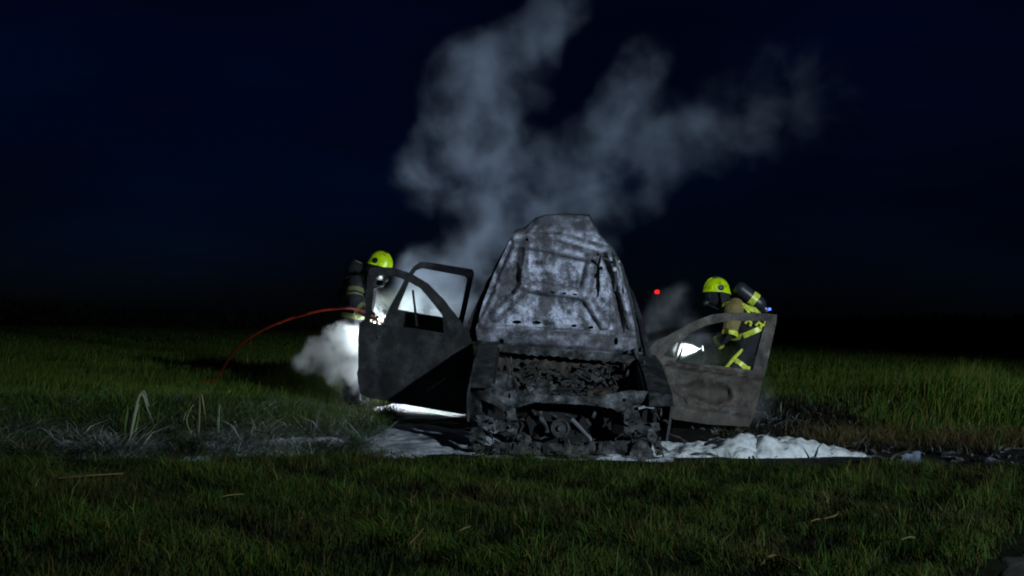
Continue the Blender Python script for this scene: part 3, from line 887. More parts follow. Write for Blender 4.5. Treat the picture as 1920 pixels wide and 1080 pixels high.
RD = [(716, 606), (738, 562), (764, 515), (776, 499), (788, 491), (802, 491), (886, 505), (889, 513), (869, 606), (868, 640), (862, 752), (780, 744), (722, 735), (713, 700), (713, 640)]
RDH = [[(746, 580), (768, 526), (780, 507), (792, 503), (872, 518), (876, 524), (862, 592), (858, 599), (800, 590)]]
bd = panel('rear_door', RD, RDH, 7, lambda u, v, k: P(u, v, rd(u) - .006 * fbm(u, v, 3, .03) - (.03 * math.sin(min(1, (v - 605) / 140) * math.pi) if v > 606 else 0) + .07 * k), M['black_door'], car, 40)
for hv in (660, 730):
    mb = MB(); mb.beam(P(860, hv, 11.45), P(876, hv, 11.4), .04, .05); mb.build('hinge', M['char'], bd)
def rdd(u):
    return 10.36 + .52 * (u - 1230) / 220
def rdoor(u, v, k):
    r = 0
    bl = 683 + (u - 1265) * .155
    if v > bl:
        wu, wv = u + 16 * fbm(u, v, 31, .03), v + 9 * fbm(u, v, 37, .03)
        r += .02
        r -= .07 * sst(1.35 - math.hypot((wu - 1326) / 48, (wv - 735 - (u - 1326) * .06) / 20))
        r += .025 * sst(1.4 - abs(math.hypot((wu - 1326) / 54, (wv - 734 - (u - 1326) * .06) / 25) - 1) * 5)
        r -= .02 * sst(1.3 - abs(v - (bl + 13 + 3 * math.sin(u / 16))) / 5) * (1275 < u < 1335)
        r -= .03 * sst(1.3 - math.hypot(u - 1397, v - 724) / 12)
        r += .02 * sst(1.3 - abs(v - (757 + (u - 1260) * .14)) / 4)
    r += .03 * sst(1.4 - abs(v - bl) / 4)
    r += .016 * fbm(u, v, 7, .035, 4)
    return P(u, v, rdd(u) - r + .07 * k)
RDO = [(1219, 652), (1225, 643), (1262, 624), (1300, 603), (1334, 590), (1368, 586), (1430, 587), (1457, 590), (1456, 604), (1434, 704), (1430, 714), (1413, 782), (1405, 800), (1330, 796), (1262, 786), (1246, 764), (1234, 720), (1222, 674)]
RDOH = [[(1266, 678), (1279, 637), (1300, 622), (1324, 610), (1366, 601), (1436, 602), (1430, 622), (1411, 694), (1366, 688), (1300, 682)], [(1244, 666), (1256, 651), (1272, 641), (1262, 672)]]
def rdoor_dark(u, v):  # darker dent, hole, belt crease and lower edge, plus scorch blotches
    wu, wv = u + 16 * fbm(u, v, 31, .03), v + 9 * fbm(u, v, 37, .03)
    q = .9 * sst((1.25 - math.hypot((wu - 1326) / 48, (wv - 735 - (u - 1326) * .06) / 20)) * 2) * (.35 + 1.0 * abs(fbm(u, v, 9, .06)))
    q = max(q, .8 * sst(1.6 - math.hypot(u - 1397, v - 724) / 12), .75 * sst((1.3 - abs(v - (698 + (u - 1265) * .155 + 3 * math.sin(u / 16))) / 6)) * (1272 < u < 1345))
    q = max(q, .8 * sst(1.3 - abs(v - (690 + (u - 1265) * .155)) / 4) * (v > 683 + (u - 1265) * .155), .6 * sst((v - 762 - (u - 1260) * .14) / 6), .85 * sst(-.1 + 2.0 * fbm(u, v, 2, .022)))
    return max(0., min(1., q))
f2 = panel('front_door', RDO, RDOH, 4.2, rdoor, M['rust_door'], car, 45, 0, rdoor_dark)
tag(f2, 'rusty brown front door with a scorched dented skin')
mb = MB(); mb.beam(P(1271, 676, rdd(1271) + .03), P(1280, 652, rdd(1280) + .03), .02, .012, (0, 1, 0)); mb.build('window_guide', M['soot'], f2)
mb = MB(); mb.beam(P(1432, 612, rdd(1432) + .03), P(1417, 668, rdd(1417) + .03), .02, .015, (0, 1, 0)); mb.beam(P(1415, 672, rdd(1415) + .03), P(1408, 696, rdd(1408) + .03), .03, .015, (0, 1, 0)); mb.build('window_seal', M['soot'], f2)
for hv in (690, 748):
    mb = MB(); mb.beam(P(1226, hv, 10.36), P(1246, hv + 2, 10.38), .04, .05); mb.build('hinge', M['char'], f2)

# charred litter on the burnt ground
mb = MB()
for i in range(420):
    x, y = random.uniform(1.5, 5.2), random.uniform(9.3, 12.6)
    if i > 260:
        x, y = random.uniform(2.4, 3.9), random.uniform(10.6, 12.6)
    if not burn_mask(x, y):
        continue
    c_ = Vector((x, y, float(ground_z(x, y)) + .012))
    a = Vector((random.gauss(0, 1), random.gauss(0, 1), abs(random.gauss(0, .22)))).normalized()
    L = random.uniform(.04, .22)
    mb.tube([c_, c_ + a * L * .5 + Vector((0, 0, .015)), c_ + a * L], [random.uniform(.004, .016), random.uniform(.004, .016), .002], 5)
mb.crumple(.012, 12)
tag(mb.build('charred_litter', M['ashen'], None, 40), 'charred stalks and ash flakes littering the burnt soil', 'litter', kind='stuff')

# ------------------------------------------------------------------ foam
def foam(name, x0, x1, y0, y1, nx, ny, hf, m, label):
    xs_, ys_ = np.linspace(x0, x1, nx), np.linspace(y0, y1, ny)
    v, idx, f = [], {}, []
    H = [[hf(x, y) for x in xs_] for y in ys_]
    def vid(i, j):
        if (i, j) not in idx:
            idx[(i, j)] = len(v)
            v.append((xs_[i], ys_[j], float(ground_z(xs_[i], ys_[j])) + max(H[j][i], -.03)))
        return idx[(i, j)]
    for j in range(ny - 1):
        for i in range(nx - 1):
            if max(H[j][i], H[j][i + 1], H[j + 1][i], H[j + 1][i + 1]) > .008:
                f.append((vid(i, j), vid(i + 1, j), vid(i + 1, j + 1), vid(i, j + 1)))
    o = build(name, v, f, m, None, 70, (0, 0, 0))
    tag(o, label, 'foam', kind='stuff')
    return o
def foam_right(x, y):
    """windrow of foam: tall behind the rusty door, tapering outwards, heaped in soft folds"""
    t = (x - 1.05) / 2.45
    if t < 0 or t > 1.02:
        return -.05
    yc = 9.62 + .42 * t
    hmax = np.interp(t, [0, .12, .35, .45, .62, .85, 1.02], [.05, .09, .13, .25, .21, .13, .0])
    half = np.interp(t, [0, .3, .5, .8, 1.02], [.42, .42, .40, .26, .05])
    w = (y - yc + .06 * fbm(x, y, 2, 3.)) / half
    env = max(0., 1 - w * w)
    q = Vector((x * 5.2 + y * 2.4, y * 4.2 - x * 1.6, 2.))
    fold = noise.turbulence(q * .55, 3, True, noise_basis='PERLIN_ORIGINAL')
    bl = math.sqrt(max(0., 1 - (noise.voronoi(q)[0][0] / .95) ** 2))
    h = hmax * env ** .5 * (.20 + .62 * bl + .35 * (fold - .4))
    return h + .030 * fbm(x, y, 0, 6.5, 6) * min(1., env * 2 + .3) - .012 - .06 * max(0, fbm(x, y, 6, 2.6) + .1) * (1 - env)
foam('foam_bank', 1.0, 3.7, 9.0, 10.7, 190, 130, foam_right, M['foam'], 'lumpy white bank of extinguishing foam beside the rusty door')
def foam_left(x, y):
    e = float(edge_y(x))
    q = ((x + 1.1) / 1.05) ** 2 + ((y - 9.75) / 1.05) ** 2
    return .06 * (1 - q) + .04 * fbm(x, y, 3, 2.2) + .008 * fbm(x, y, 1, 12.)
foam('foam_pool', -2.5, .1, 8.6, 11.0, 90, 90, foam_left, M['thin_foam'], 'thin grey foam pool on the ground before the blackened door')
def foam_back(x, y):
    q = ((x + 1.2) / .75) ** 2 + ((y - 11.9) / .8) ** 2
    return .06 * (1 - q) + .04 * fbm(x, y, 5, 2.6) + .01 * fbm(x, y, 1, 12.)
def foam_edge(x, y):
    e = float(edge_y(x))
    return .07 + .03 * (x > -2.6) - .22 * abs(y - e - .35 - .12 * math.sin(x * 3.1)) + .07 * fbm(x, y, 9, 2.4, 5)
foam('foam_scatter', -5.2, -1.3, 7.6, 9.9, 150, 90, foam_edge, M['thin_foam'], 'broken grey foam scattered through the flattened grass')
foam('foam_patch', -2.0, -.1, 11.0, 13.0, 80, 70, foam_back, M['foam'], 'bright lit foam patch on the ground behind the blackened door')
def foam_front(x, y):
    return .03 - .10 * abs(y - 8.86) / .2 + .03 * fbm(x, y, 7, 5.) - (.05 if x > 1.4 else 0)
foam('foam_streak', -.2, 1.5, 8.6, 9.1, 80, 30, foam_front, M['thin_foam'], 'narrow dirty foam streak under the bumper of the wreck')

# ------------------------------------------------------------------ people
def skin_body(name, joints, edges, root, m, parent):
    """one continuous body grown round a posed skeleton; joints: {name: (point, radius or (rx, ry))}"""
    org = ORG[parent]
    names = list(joints)
    me = bpy.data.meshes.new(name)
    me.from_pydata([tuple(Vector(joints[k][0]) - org) for k in names], [(names.index(a), names.index(b)) for a, b in edges], [])
    o = bpy.data.objects.new(name, me)
    col.objects.link(o)
    md = o.modifiers.new('skin', 'SKIN')
    md.use_smooth_shade = True
    sv = me.skin_vertices[0].data if me.skin_vertices else None
    if sv is None:
        bpy.context.view_layer.objects.active = o
        sv = me.skin_vertices[0].data
    for i, k in enumerate(names):
        r = joints[k][1]
        sv[i].radius = r if isinstance(r, tuple) else (r, r)
        sv[i].use_root = k == root
    sb = o.modifiers.new('sub', 'SUBSURF')
    sb.levels = sb.render_levels = 2
    dg = bpy.context.evaluated_depsgraph_get()
    ev = bpy.data.meshes.new_from_object(o.evaluated_get(dg))
    ev.name = name
    o.modifiers.clear()
    o.data = ev
    # cloth folds
    for q in ev.vertices:
        w = q.co + org
        q.co += noise.noise_vector(w * 9) * .010 + noise.noise_vector(w * 22) * .004
    ev.materials.clear()
    ev.materials.append(m)
    ev.shade_smooth()
    o.parent = parent
    ORG[o] = org
    return o
def band(name, a, b, t, r, w, m, parent, squash=1.0, n=18):
    """a reflective strip round a limb from a to b at the fraction t"""
    a, b = Vector(a), Vector(b)
    ax = (b - a).normalized()
    c = a + (b - a) * t
    x = ax.orthogonal().normalized()
    y = ax.cross(x)
    rings = []
    for h, k in ((-w / 2, 1.0), (-w / 2, 1.035), (w / 2, 1.035), (w / 2, 1.0)):
        rings.append([c + ax * h + (x * math.cos(q) + y * math.sin(q) * squash) * r * k for q in (2 * math.pi * i / n for i in range(n))])
    mb = MB()
    mb.ring_loft(rings, cap=False, close=True)
    mb.crumple(.006, 14)
    return mb.build(name, m, parent)
def hand(side_pt, fwd, upd, parent, m, curl=.9, name='glove'):
    """gloved hand: palm and five bent fingers"""
    p, f, u = Vector(side_pt), Vector(fwd).normalized(), Vector(upd).normalized()
    s = f.cross(u).normalized()
    u = s.cross(f)
    mb = MB()
    mb.ring_loft([[p + f * d + s * w * a + u * h * b for a, b in ((-1, -1), (1, -1), (1.05, 0), (1, 1), (-1, 1), (-1.05, 0))] for d, w, h in ((-.03, .03, .022), (0, .036, .024), (.05, .046, .022), (.09, .046, .018))])
    for i, L in enumerate((.07, .08, .075, .06)):
        b0 = p + f * .085 + s * (-.036 + .024 * i)
        q = b0
        pts_ = [q - f * .01]
        ang = .25
        for sgm in (.45, .33, .25):
            q = q + (f * math.cos(ang) - u * math.sin(ang)) * L * sgm
            pts_.append(q)
            ang += curl
        mb.tube(pts_, [.0115, .0115, .0105, .008], 7)
    th = p + f * .02 - s * .04
    mb.tube([th + s * .012, th + (f * .5 - s * .8) * .03, th + (f * .9 - s * .5 - u * .4) * .055, th + (f - u * .7) * .08], [.014, .013, .012, .009], 7)
    return mb.build(name, m, parent)
def helmet(c, fwd, upd, parent, tilt=0):
    """shell with ridge and brim, visor, ear plate, neck guard; c = centre of the skull"""
    f, u = Vector(fwd).normalized(), Vector(upd).normalized()
    s = f.cross(u).normalized()
    u = s.cross(f)
    c = Vector(c)
    L = lambda a, b, h: c + f * a + s * b + u * h
    mb = MB()
    rings = []
    N = 28
    for i in range(10):
        t = i / 9
        rr = math.cos(t * math.pi / 2 * .97)
        hz = math.sin(t * math.pi / 2) * .135
        ring = []
        for j in range(N):
            q = 2 * math.pi * j / N
            cx_, sy_ = math.cos(q), math.sin(q)
            low = -.035 + (.028 * max(0, cx_) - .055 * max(0, -cx_)) * (1 - t) if i == 0 else hz * (1 if i else 0)
            flare = 1.06 if i == 0 else 1
            ridge = .012 * math.exp(-(sy_ / .18) ** 2) * (t > .25)
            ring.append(L(cx_ * .155 * rr * flare, sy_ * .122 * rr * flare, (low if i == 0 else hz) + ridge))
        rings.append(ring)
    mb.ring_loft(rings)
    h = mb.build('helmet', M['helmet'], parent, 50)
    for sd in (-1, 1):
        mb = MB()
        mb.disc_lathe(L(-.005, sd * .120, .012), s * sd, [(.034, 0), (.034, .012), (.02, .018)], 16)
        mb.build('visor_pivot', M['rubber'], h)
    mb = MB()
    mb.tube([L(-.10 + .21 * math.sin(a) , 0, .02 + .133 * math.cos(a)) if 0 else L(.150 * math.sin(a), 0, .142 * math.cos(a) + .004) for a in np.linspace(-1.1, .2, 9)], .011, 6)
    mb.build('crest', M['rubber'], h)
    mb = MB()
    rr = []
    for hh, k in ((-.02, 1.03), (-.13, .96)):
        rr.append([L(math.cos(q) * .15 * k, math.sin(q) * .118 * k, hh) for q in np.linspace(-1.25, 1.25, 14)])
    v = rr[0] + rr[1] + [p - f * .006 for p in rr[0] + rr[1]]
    fc = []
    for j in range(13):
        fc += [(j, j + 1, 14 + j + 1, 14 + j), (28 + j, 42 + j, 42 + j + 1, 28 + j + 1)]
    mb.add(v, fc)
    mb.build('visor', M['visor'], h)
    mb = MB()
    rr = []
    for hh, k in ((-.045, 1.0), (-.12, 1.0), (-.19, 1.12)):
        rr.append([L(math.cos(q) * .145 * k, math.sin(q) * .115 * k, hh) for q in np.linspace(1.5, 2 * math.pi - 1.5, 14)])
    v = [p for r_ in rr for p in r_]
    mb.add(v, [(a * 14 + j, a * 14 + j + 1, a * 14 + 15 + j, a * 14 + 14 + j) for a in range(2) for j in range(13)])
    mb.add([p - (p - c).normalized() * .008 for p in v], [(a * 14 + j, a * 14 + 14 + j, a * 14 + 15 + j, a * 14 + j + 1) for a in range(2) for j in range(13)])
    mb.build('neck_guard', M['navy'], h)
    # breathing mask on the face
    mb = MB()
    mb.disc_lathe(L(.075, 0, -.11), f + u * -.35, [(.085, -.03), (.082, .02), (.06, .045), (.034, .06), (.034, .10), (.026, .115)], 16)
    mb.build('breathing_mask', M['rubber'], parent)
def cylinder(a, b, r, parent, m='cylinder'):
    a, b = Vector(a), Vector(b)
    ax = (b - a).normalized()
    L = (b - a).length
    mb = MB()
    mb.disc_lathe(a, ax, [(.02, 0), (r * .7, .012), (r * .93, .04), (r, .08), (r, L - .1), (r * .9, L - .05), (r * .5, L - .01), (.02, L)], 22)
    cy_ = mb.build('air_cylinder', M[m], parent)
    mb = MB(); mb.tube([b, b + ax * .05], .018, 8); mb.tube([b + ax * .03 - ax.orthogonal().normalized() * .04, b + ax * .03 + ax.orthogonal().normalized() * .04], .014, 8); mb.build('valve', M['chrome'], cy_)
    return cy_

# firefighter bending in at the rusty door
d = 12.05
gz = float(ground_z(2.7, d))
f1 = thing('person', (P(1395, 700, d).x, d, gz), 'firefighter in lime helmet stooping with air cylinder behind rusty car door', 'person')
hip = P(1410, 636, d)
che = P(1392, 594, d - .02)
nck = P(1367, 572, d)
hd = P(1343, 546, d)
shR, shL = P(1376, 583, d - .20), P(1386, 582, d + .20)
elR, elL = P(1368, 630, d - .27), P(1362, 628, d + .22)
haR, haL = P(1330, 651, d - .16), P(1318, 640, d + .12)
knR, knL = P(1373, 700, d - .16), P(1396, 704, d + .14)
anR, anL = Vector((P(1380, 700, d).x, d - .16, gz + .10)), Vector((P(1420, 700, d).x, d + .14, gz + .10))
J = {'pelvis': (hip, (.17, .19)), 'waist': (hip.lerp(che, .5), (.165, .20)), 'chest': (che, (.17, .20)), 'collar': (nck.lerp(che, .4), (.11, .13)), 'neck': (nck, .065), 'skull': (hd, .085), 'crown': (hd + Vector((-.03, 0, .06)), .07),
     'shR': (shR, .095), 'elR': (elR, .070), 'wrR': (elR.lerp(haR, .85), .055), 'shL': (shL, .095), 'elL': (elL, .070), 'wrL': (elL.lerp(haL, .85), .055),
     'hpR': (hip + Vector((-.02, -.11, -.08)), .115), 'knR': (knR, .090), 'anR': (anR, .075), 'toR': (anR + Vector((-.17, 0, -.055)), .045),
     'hpL': (hip + Vector((.0, .11, -.08)), .115), 'knL': (knL, .090), 'anL': (anL, .075), 'toL': (anL + Vector((-.17, 0, -.055)), .045)}
E = [('pelvis', 'waist'), ('waist', 'chest'), ('chest', 'collar'), ('collar', 'neck'), ('neck', 'skull'), ('skull', 'crown'), ('chest', 'shR'), ('shR', 'elR'), ('elR', 'wrR'), ('chest', 'shL'), ('shL', 'elL'), ('elL', 'wrL'), ('pelvis', 'hpR'), ('hpR', 'knR'), ('knR', 'anR'), ('anR', 'toR'), ('pelvis', 'hpL'), ('hpL', 'knL'), ('knL', 'anL'), ('anL', 'toL')]
skin_body('body', J, E, 'pelvis', M['navy'], f1)
helmet(hd + Vector((0, 0, .02)), (-.97, -.22, -.16), (-.16, 0, 1), f1)
# tan sleeve and shoulder panel of the coat
mb = MB(); mb.tube([shR + Vector((.03, .06, .07)), shR + Vector((0, -.01, .02)), shR.lerp(elR, .4), shR.lerp(elR, .85)], [.09, .112, .098, .085], 14); mb.crumple(.012, 8); mb.build('coat_sleeve', M['tan'], f1)
band('sleeve_tape', shR, elR, .92, .088, .05, M['tape'], f1)
band('cuff_tape', elR, haR, .55, .078, .05, M['tape'], f1)
band('shoulder_tape', shR + Vector((.02, .10, .10)), elR, .16, .122, .045, M['tape'], f1)
mb = MB()
for o_ in (-.10, .02):
    mb.tube([che + Vector((-.10, -.19 + o_ * .2, .06)), che + Vector((-.04 + o_, -.20, .12)), che + Vector((.08 + o_, -.18, .09)), che + Vector((.17 + o_, -.18, .0))], .019, 6)
mb.build('harness_strap', M['tape'], f1)
mb = MB(); mb.tube([nck + Vector((.01, -.13, .05)), shR.lerp(che, .3) + Vector((.02, -.05, .10)), che + Vector((.02, -.17, .10)), che + Vector((.14, -.19, .02))], [.02, .03, .03, .022], 8); mb.crumple(.008, 14); mb.build('shoulder_yoke', M['tape'], f1)
band('hem_tape', che, hip, .62, .20, .06, M['tape'], f1, 1.12)
mb = MB()
for a_, b_ in ((0, .02), (.12, .0), (.22, .03)):
    c_ = hip + Vector((-.10 + a_, -.215, .16 + b_))
    mb.tube([c_ + Vector((-.03, 0, .0)), c_ + Vector((0, -.015, .035)), c_ + Vector((.035, -.01, .01)), c_ + Vector((.02, -.01, -.03))], .018, 6)
mb.build('harness_buckle', M['tape'], f1)
band('knee_tape', hip + Vector((-.02, -.11, -.08)), knR, .68, .106, .055, M['tape'], f1)
band('shin_tape', knR, anR, .25, .097, .055, M['tape'], f1)
band('knee_tape', hip + Vector((0, .11, -.08)), knL, .72, .104, .055, M['tape'], f1)
mb = MB(); a_, b_ = hip + Vector((-.10, -.215, -.10)), knR + Vector((-.085, -.05, .06)); mb.tube([a_ + Vector((-.05, .03, -.02)), a_.lerp(b_, .5) + Vector((-.03, 0, 0)), b_], .02, 6); mb.build('thigh_tape', M['tape'], f1)
hand(elR.lerp(haR, .92), haR - elR, (0, 0, 1), f1, M['glove'])
hand(elL.lerp(haL, .92), haL - elL, (0, 0, 1), f1, M['glove'])
ca, cb = P(1378, 535, d + .02), P(1434, 578, d + .02)
cyl = cylinder(ca, cb, .088, f1)
band('cylinder_band', ca, cb, .60, .088, .075, M['tape'], cyl)
mb = MB(); mb.disc_lathe(cb + Vector((.045, -.03, -.01)), (.3, -1, 0), [(.016, 0), (.016, .015), (.006, .02)], 10); mb.build('cylinder_glint', M['blue_glint'], cyl)  # glowing bead stands in for a blue glint on the cylinder end
mb = MB(); mb.tube([cb + Vector((-.02, -.05, -.03)), cb + Vector((-.15, -.12, -.05)), che + Vector((.10, -.2, .05)), che + Vector((-.1, -.2, -.02)), hd + Vector((-.02, -.1, -.20)), hd + Vector((-.14, -.03, -.14))], .014, 8); mb.build('air_hose', M['rubber'], f1)

# torch in that hand, shining into the car
tp = P(1319, 653, d - .18)
tdir = Vector((-.86, .10, -.10)).normalized()
t1 = thing('hand_torch', tp, 'lit hand torch pointing into the car through the rusty door window', 'torch')
mb = MB(); mb.disc_lathe(tp + tdir * -.16, tdir, [(.018, 0), (.02, .01), (.02, .11), (.034, .14), (.036, .165)], 14); mb.build('torch_body', M['rubber'], t1)
mb = MB(); mb.disc_lathe(tp + tdir * .004, tdir, [(.032, 0), (.032, .004), (.01, .008)], 14); mb.build('torch_lens', M['lens'], t1)
spot('torch_beam', tp + tdir * .02, tp + tdir, 300, 44, .5, (.90, 1, .97), .02)

# firefighter behind the blackened doors, holding the hose
d = 12.35
gz = float(ground_z(-1.75, d))
f2p = thing('person', (P(676, 700, d).x, d, gz), 'firefighter in lime helmet leaning over the hose behind blackened car doors', 'person')
hip = P(668, 608, d)
che = P(676, 549, d)
nck = P(698, 520, d - .03)
hd = P(714, 498, d - .06)
shR, shL = P(668, 528, d - .20), P(690, 527, d + .2)
elR, elL = P(664, 571, d - .30), P(708, 565, d + .2)
haR, haL = P(696, 594, d - .34), P(722, 586, d)
knR, knL = P(676, 676, d - .14), P(660, 678, d + .14)
anR, anL = Vector((P(668, 700, d).x, d - .14, gz + .10)), Vector((P(648, 700, d).x, d + .14, gz + .10))
J = {'pelvis': (hip, (.17, .19)), 'waist': (hip.lerp(che, .5), (.16, .20)), 'chest': (che, (.17, .20)), 'collar': (nck.lerp(che, .4), (.11, .13)), 'neck': (nck, .065), 'skull': (hd, .085), 'crown': (hd + Vector((.03, 0, .06)), .07),
     'shR': (shR, .095), 'elR': (elR, .072), 'wrR': (elR.lerp(haR, .85), .055), 'shL': (shL, .095), 'elL': (elL, .070), 'wrL': (elL.lerp(haL, .85), .055),
     'hpR': (hip + Vector((.0, -.11, -.08)), .115), 'knR': (knR, .090), 'anR': (anR, .075), 'toR': (anR + Vector((.17, 0, -.055)), .045),
     'hpL': (hip + Vector((.0, .11, -.08)), .115), 'knL': (knL, .090), 'anL': (anL, .075), 'toL': (anL + Vector((.17, 0, -.055)), .045)}
skin_body('body', J, E, 'pelvis', M['navy'], f2p)
helmet(hd + Vector((0, 0, .03)), (.80, -.42, -.42), (.40, -.1, .9), f2p)
band('sleeve_tape', shR, elR, .42, .096, .055, M['shaded_tape'], f2p)
band('sleeve_tape', shR, elR, .62, .092, .022, M['shaded_tape'], f2p)
band('cuff_tape', elR, haR, .35, .078, .045, M['shaded_tape'], f2p)
band('hem_tape', che, hip, .75, .19, .06, M['shaded_tape'], f2p, 1.12)
band('knee_tape', hip + Vector((0, -.11, -.08)), knR, .7, .104, .055, M['shaded_tape'], f2p)
hand(elR.lerp(haR, .92), haR - elR, (0, 0, 1), f2p, M['glove'])
hand(elL.lerp(haL, .92), haL - elL, (0, 0, 1), f2p, M['glove'])
ca, cb = P(672, 490, d + .05), P(640, 572, d + .05)
cy2 = cylinder(ca, cb, .085, f2p, 'soot')  # near-black cylinder, in place of shade falling on him
band('cylinder_band', ca, cb, .06, .050, .07, M['shaded_tape'], cy2)
mb = MB(); mb.tube([hd + Vector((.10, -.12, -.10)), hd + Vector((.06, -.2, -.24)), che + Vector((.06, -.22, .02)), che + Vector((-.1, -.16, -.05))], .014, 8); mb.build('air_hose', M['rubber'], f2p)
# lamp hung at his chest
lp = P(706, 601, d - .28)
ldir = Vector((.62, -.10, -.75)).normalized()
t2 = thing('hand_lamp', lp, 'lit boxy hand lamp held by the firefighter with the hose', 'lamp')
mb = MB(); mb.disc_lathe(lp + ldir * -.12, ldir, [(.03, 0), (.04, .02), (.04, .08), (.05, .10), (.052, .125)], 14); mb.build('lamp_body', M['rubber'], t2)
mb = MB(); mb.disc_lathe(lp + ldir * .006, ldir, [(.048, 0), (.048, .004), (.01, .012)], 16); mb.build('lamp_lens', M['lens'], t2)
mb = MB(); mb.tube([lp + ldir * -.11 + Vector((0, -.03, .02)), lp + ldir * -.10 + Vector((0, -.08, .05)), lp + ldir * -.02 + Vector((0, -.09, .05)), lp + ldir * -.01 + Vector((0, -.05, .02))], .009, 8); mb.build('lamp_handle', M['rubber'], t2)
pl = bpy.data.lights.new('hand_lamp_light', 'POINT')
pl.energy, pl.color, pl.shadow_soft_size = 115, (.84, .95, 1.0), .03
po = bpy.data.objects.new('hand_lamp_light', pl)
col.objects.link(po)
po.location = lp + ldir * .07

# red hose from the field to his hands
hp = [P(400, 712, 13.6), P(416, 694, 13.4), P(428, 674, 13.1), P(448, 650, 12.8), P(484, 624, 12.5), P(532, 602, 12.2), P(590, 585, 12.0), P(640, 578, 11.9), P(668, 580, 11.95), P(694, 590, 11.96), P(722, 612, 12.0)]
def smooth_path(pts_, k=6):
    out = []
    n = len(pts_)
    for i in range(n - 1):
        p0, p1, p2, p3 = pts_[max(i - 1, 0)], pts_[i], pts_[i + 1], pts_[min(i + 2, n - 1)]
        for j in range(k):
            t = j / k
            out.append(.5 * ((2 * p1) + (p2 - p0) * t + (2 * p0 - 5 * p1 + 4 * p2 - p3) * t * t + (3 * p1 - p0 - 3 * p2 + p3) * t ** 3))
    return out + [pts_[-1]]
gl = [Vector((hp[0].x - 2.4 + i * .4, 15.6 - i * .35, 0)) for i in range(6)]
for q in gl:
    q.z = float(ground_z(q.x, q.y)) + .03
mb = MB(); mb.tube(smooth_path(gl + hp), .0145, 10)
tag(mb.build('fire_hose', M['hose'], None, 60, tuple(hp[1])), 'thin red fire hose rising from the grass to the firefighter', 'hose')

# ------------------------------------------------------------------ small things in the grass
def leaf_strip(pts_, w):
    mb = MB()
    n = len(pts_)
    v = []
    for i, p in enumerate(pts_):
        t = i / (n - 1)
        ww = w * (1 - t ** 2) * (.6 + .4 * min(1, t * 4)) + .0005
        v += [p + Vector((-ww / 2, 0, 0)), p + Vector((0, -.25 * ww, 0)), p + Vector((ww / 2, 0, 0))]
    f = []
    for i in range(n - 1):
        for j in range(2):
            f.append((i * 3 + j, i * 3 + j + 1, i * 3 + j + 4, i * 3 + j + 3))
    mb.add(v, f)
    return mb
def leafmat(name, c):
    return mat(name, Base_Color=c, Roughness=.5)
LM = [leafmat('reed_green', (.07, .12, .03)), leafmat('reed_pale', (.20, .22, .15)), leafmat('reed_dry', (.16, .13, .06))]
def reed(px, d, leaves, label):
    b = P(*px, d)
    b.z = float(ground_z(b.x, d))
    t = thing('reed_plant', b, label, 'plant', 'tall reeds standing in the flattened grass')
    for lf, w, mi in leaves:
        pts_ = smooth_path([b] + [P(u, v, d + random.uniform(-.1, .1)) for u, v in lf], 5)
        leaf_strip(pts_, w).build('leaf', LM[mi], t, 60)
reed((238, 860), 8.6, [([(236, 800), (240, 760)], .035, 0), ([(258, 790), (262, 728)], .022, 0), ([(262, 740), (278, 770), (290, 800)], .020, 1), ([(266, 735), (280, 762), (298, 748)], .014, 1), ([(290, 800), (294, 780)], .016, 0), ([(250, 820), (275, 800), (300, 806)], .013, 1)], 'tall reed with a kinked leaf standing in flattened grass')
reed((372, 850), 9.0, [([(372, 790), (376, 732)], .020, 0), ([(362, 780), (345, 790)], .012, 2), ([(376, 740), (384, 775), (386, 800)], .016, 2), ([(350, 790), (366, 752), (374, 734)], .010, 2)], 'forked brownish reed folding over near flattened grass')
reed((410, 845), 9.1, [([(408, 790), (411, 742)], .012, 0), ([(412, 760), (420, 785)], .008, 1)], 'single thin upright reed beside the forked reed')
reed((480, 850), 9.2, [([(476, 800), (470, 775)], .010, 1), ([(484, 810), (492, 790), (500, 812)], .010, 1), ([(490, 820), (520, 790), (552, 776)], .010, 1)], 'short pale ash-coated reed lying near the foam pool')
reed((470, 850), 8.9, [([(445, 830), (425, 822)], .010, 1), ([(500, 826), (512, 838)], .010, 1), ([(474, 800), (484, 812)], .010, 1)], 'low splayed grey grass tuft beside the foam pool edge')
for (u0, v0, u1, v1, d0) in ((1545, 973, 1588, 960, 5.9), (1520, 980, 1542, 976, 5.8), (410, 962, 446, 954, 6.2), (110, 917, 214, 904, 6.7), (762, 1062, 782, 1036, 4.9), (560, 980, 574, 990, 5.7), (1440, 1042, 1480, 1056, 4.9), (1690, 1004, 1720, 1001, 5.35), (1425, 1080, 1440, 1066, 4.7), (860, 1012, 880, 1004, 5.3)):
    a, b = P(u0, v0, d0), P(u1, v1, d0)
    za = float(ground_z(a.x, d0)) + .07
    a.z, b.z = za, za + (b.z - a.z) * .3
    md_ = a.lerp(b, .5) + Vector((0, 0, .012))
    b.y += (v0 - v1) * .012
    mb = MB(); mb.tube(smooth_path([a, md_, b], 4), .0045, 6)
    tag(mb.build('straw_stalk', M['straw'], None, 50, tuple(a)), 'long thin straw stalk lying straight on the verge before the reeds' if u1 - u0 > 90 else 'short dry yellow straw stalk lying on the mown verge', 'straw', 'straw stalks lying on the verge')
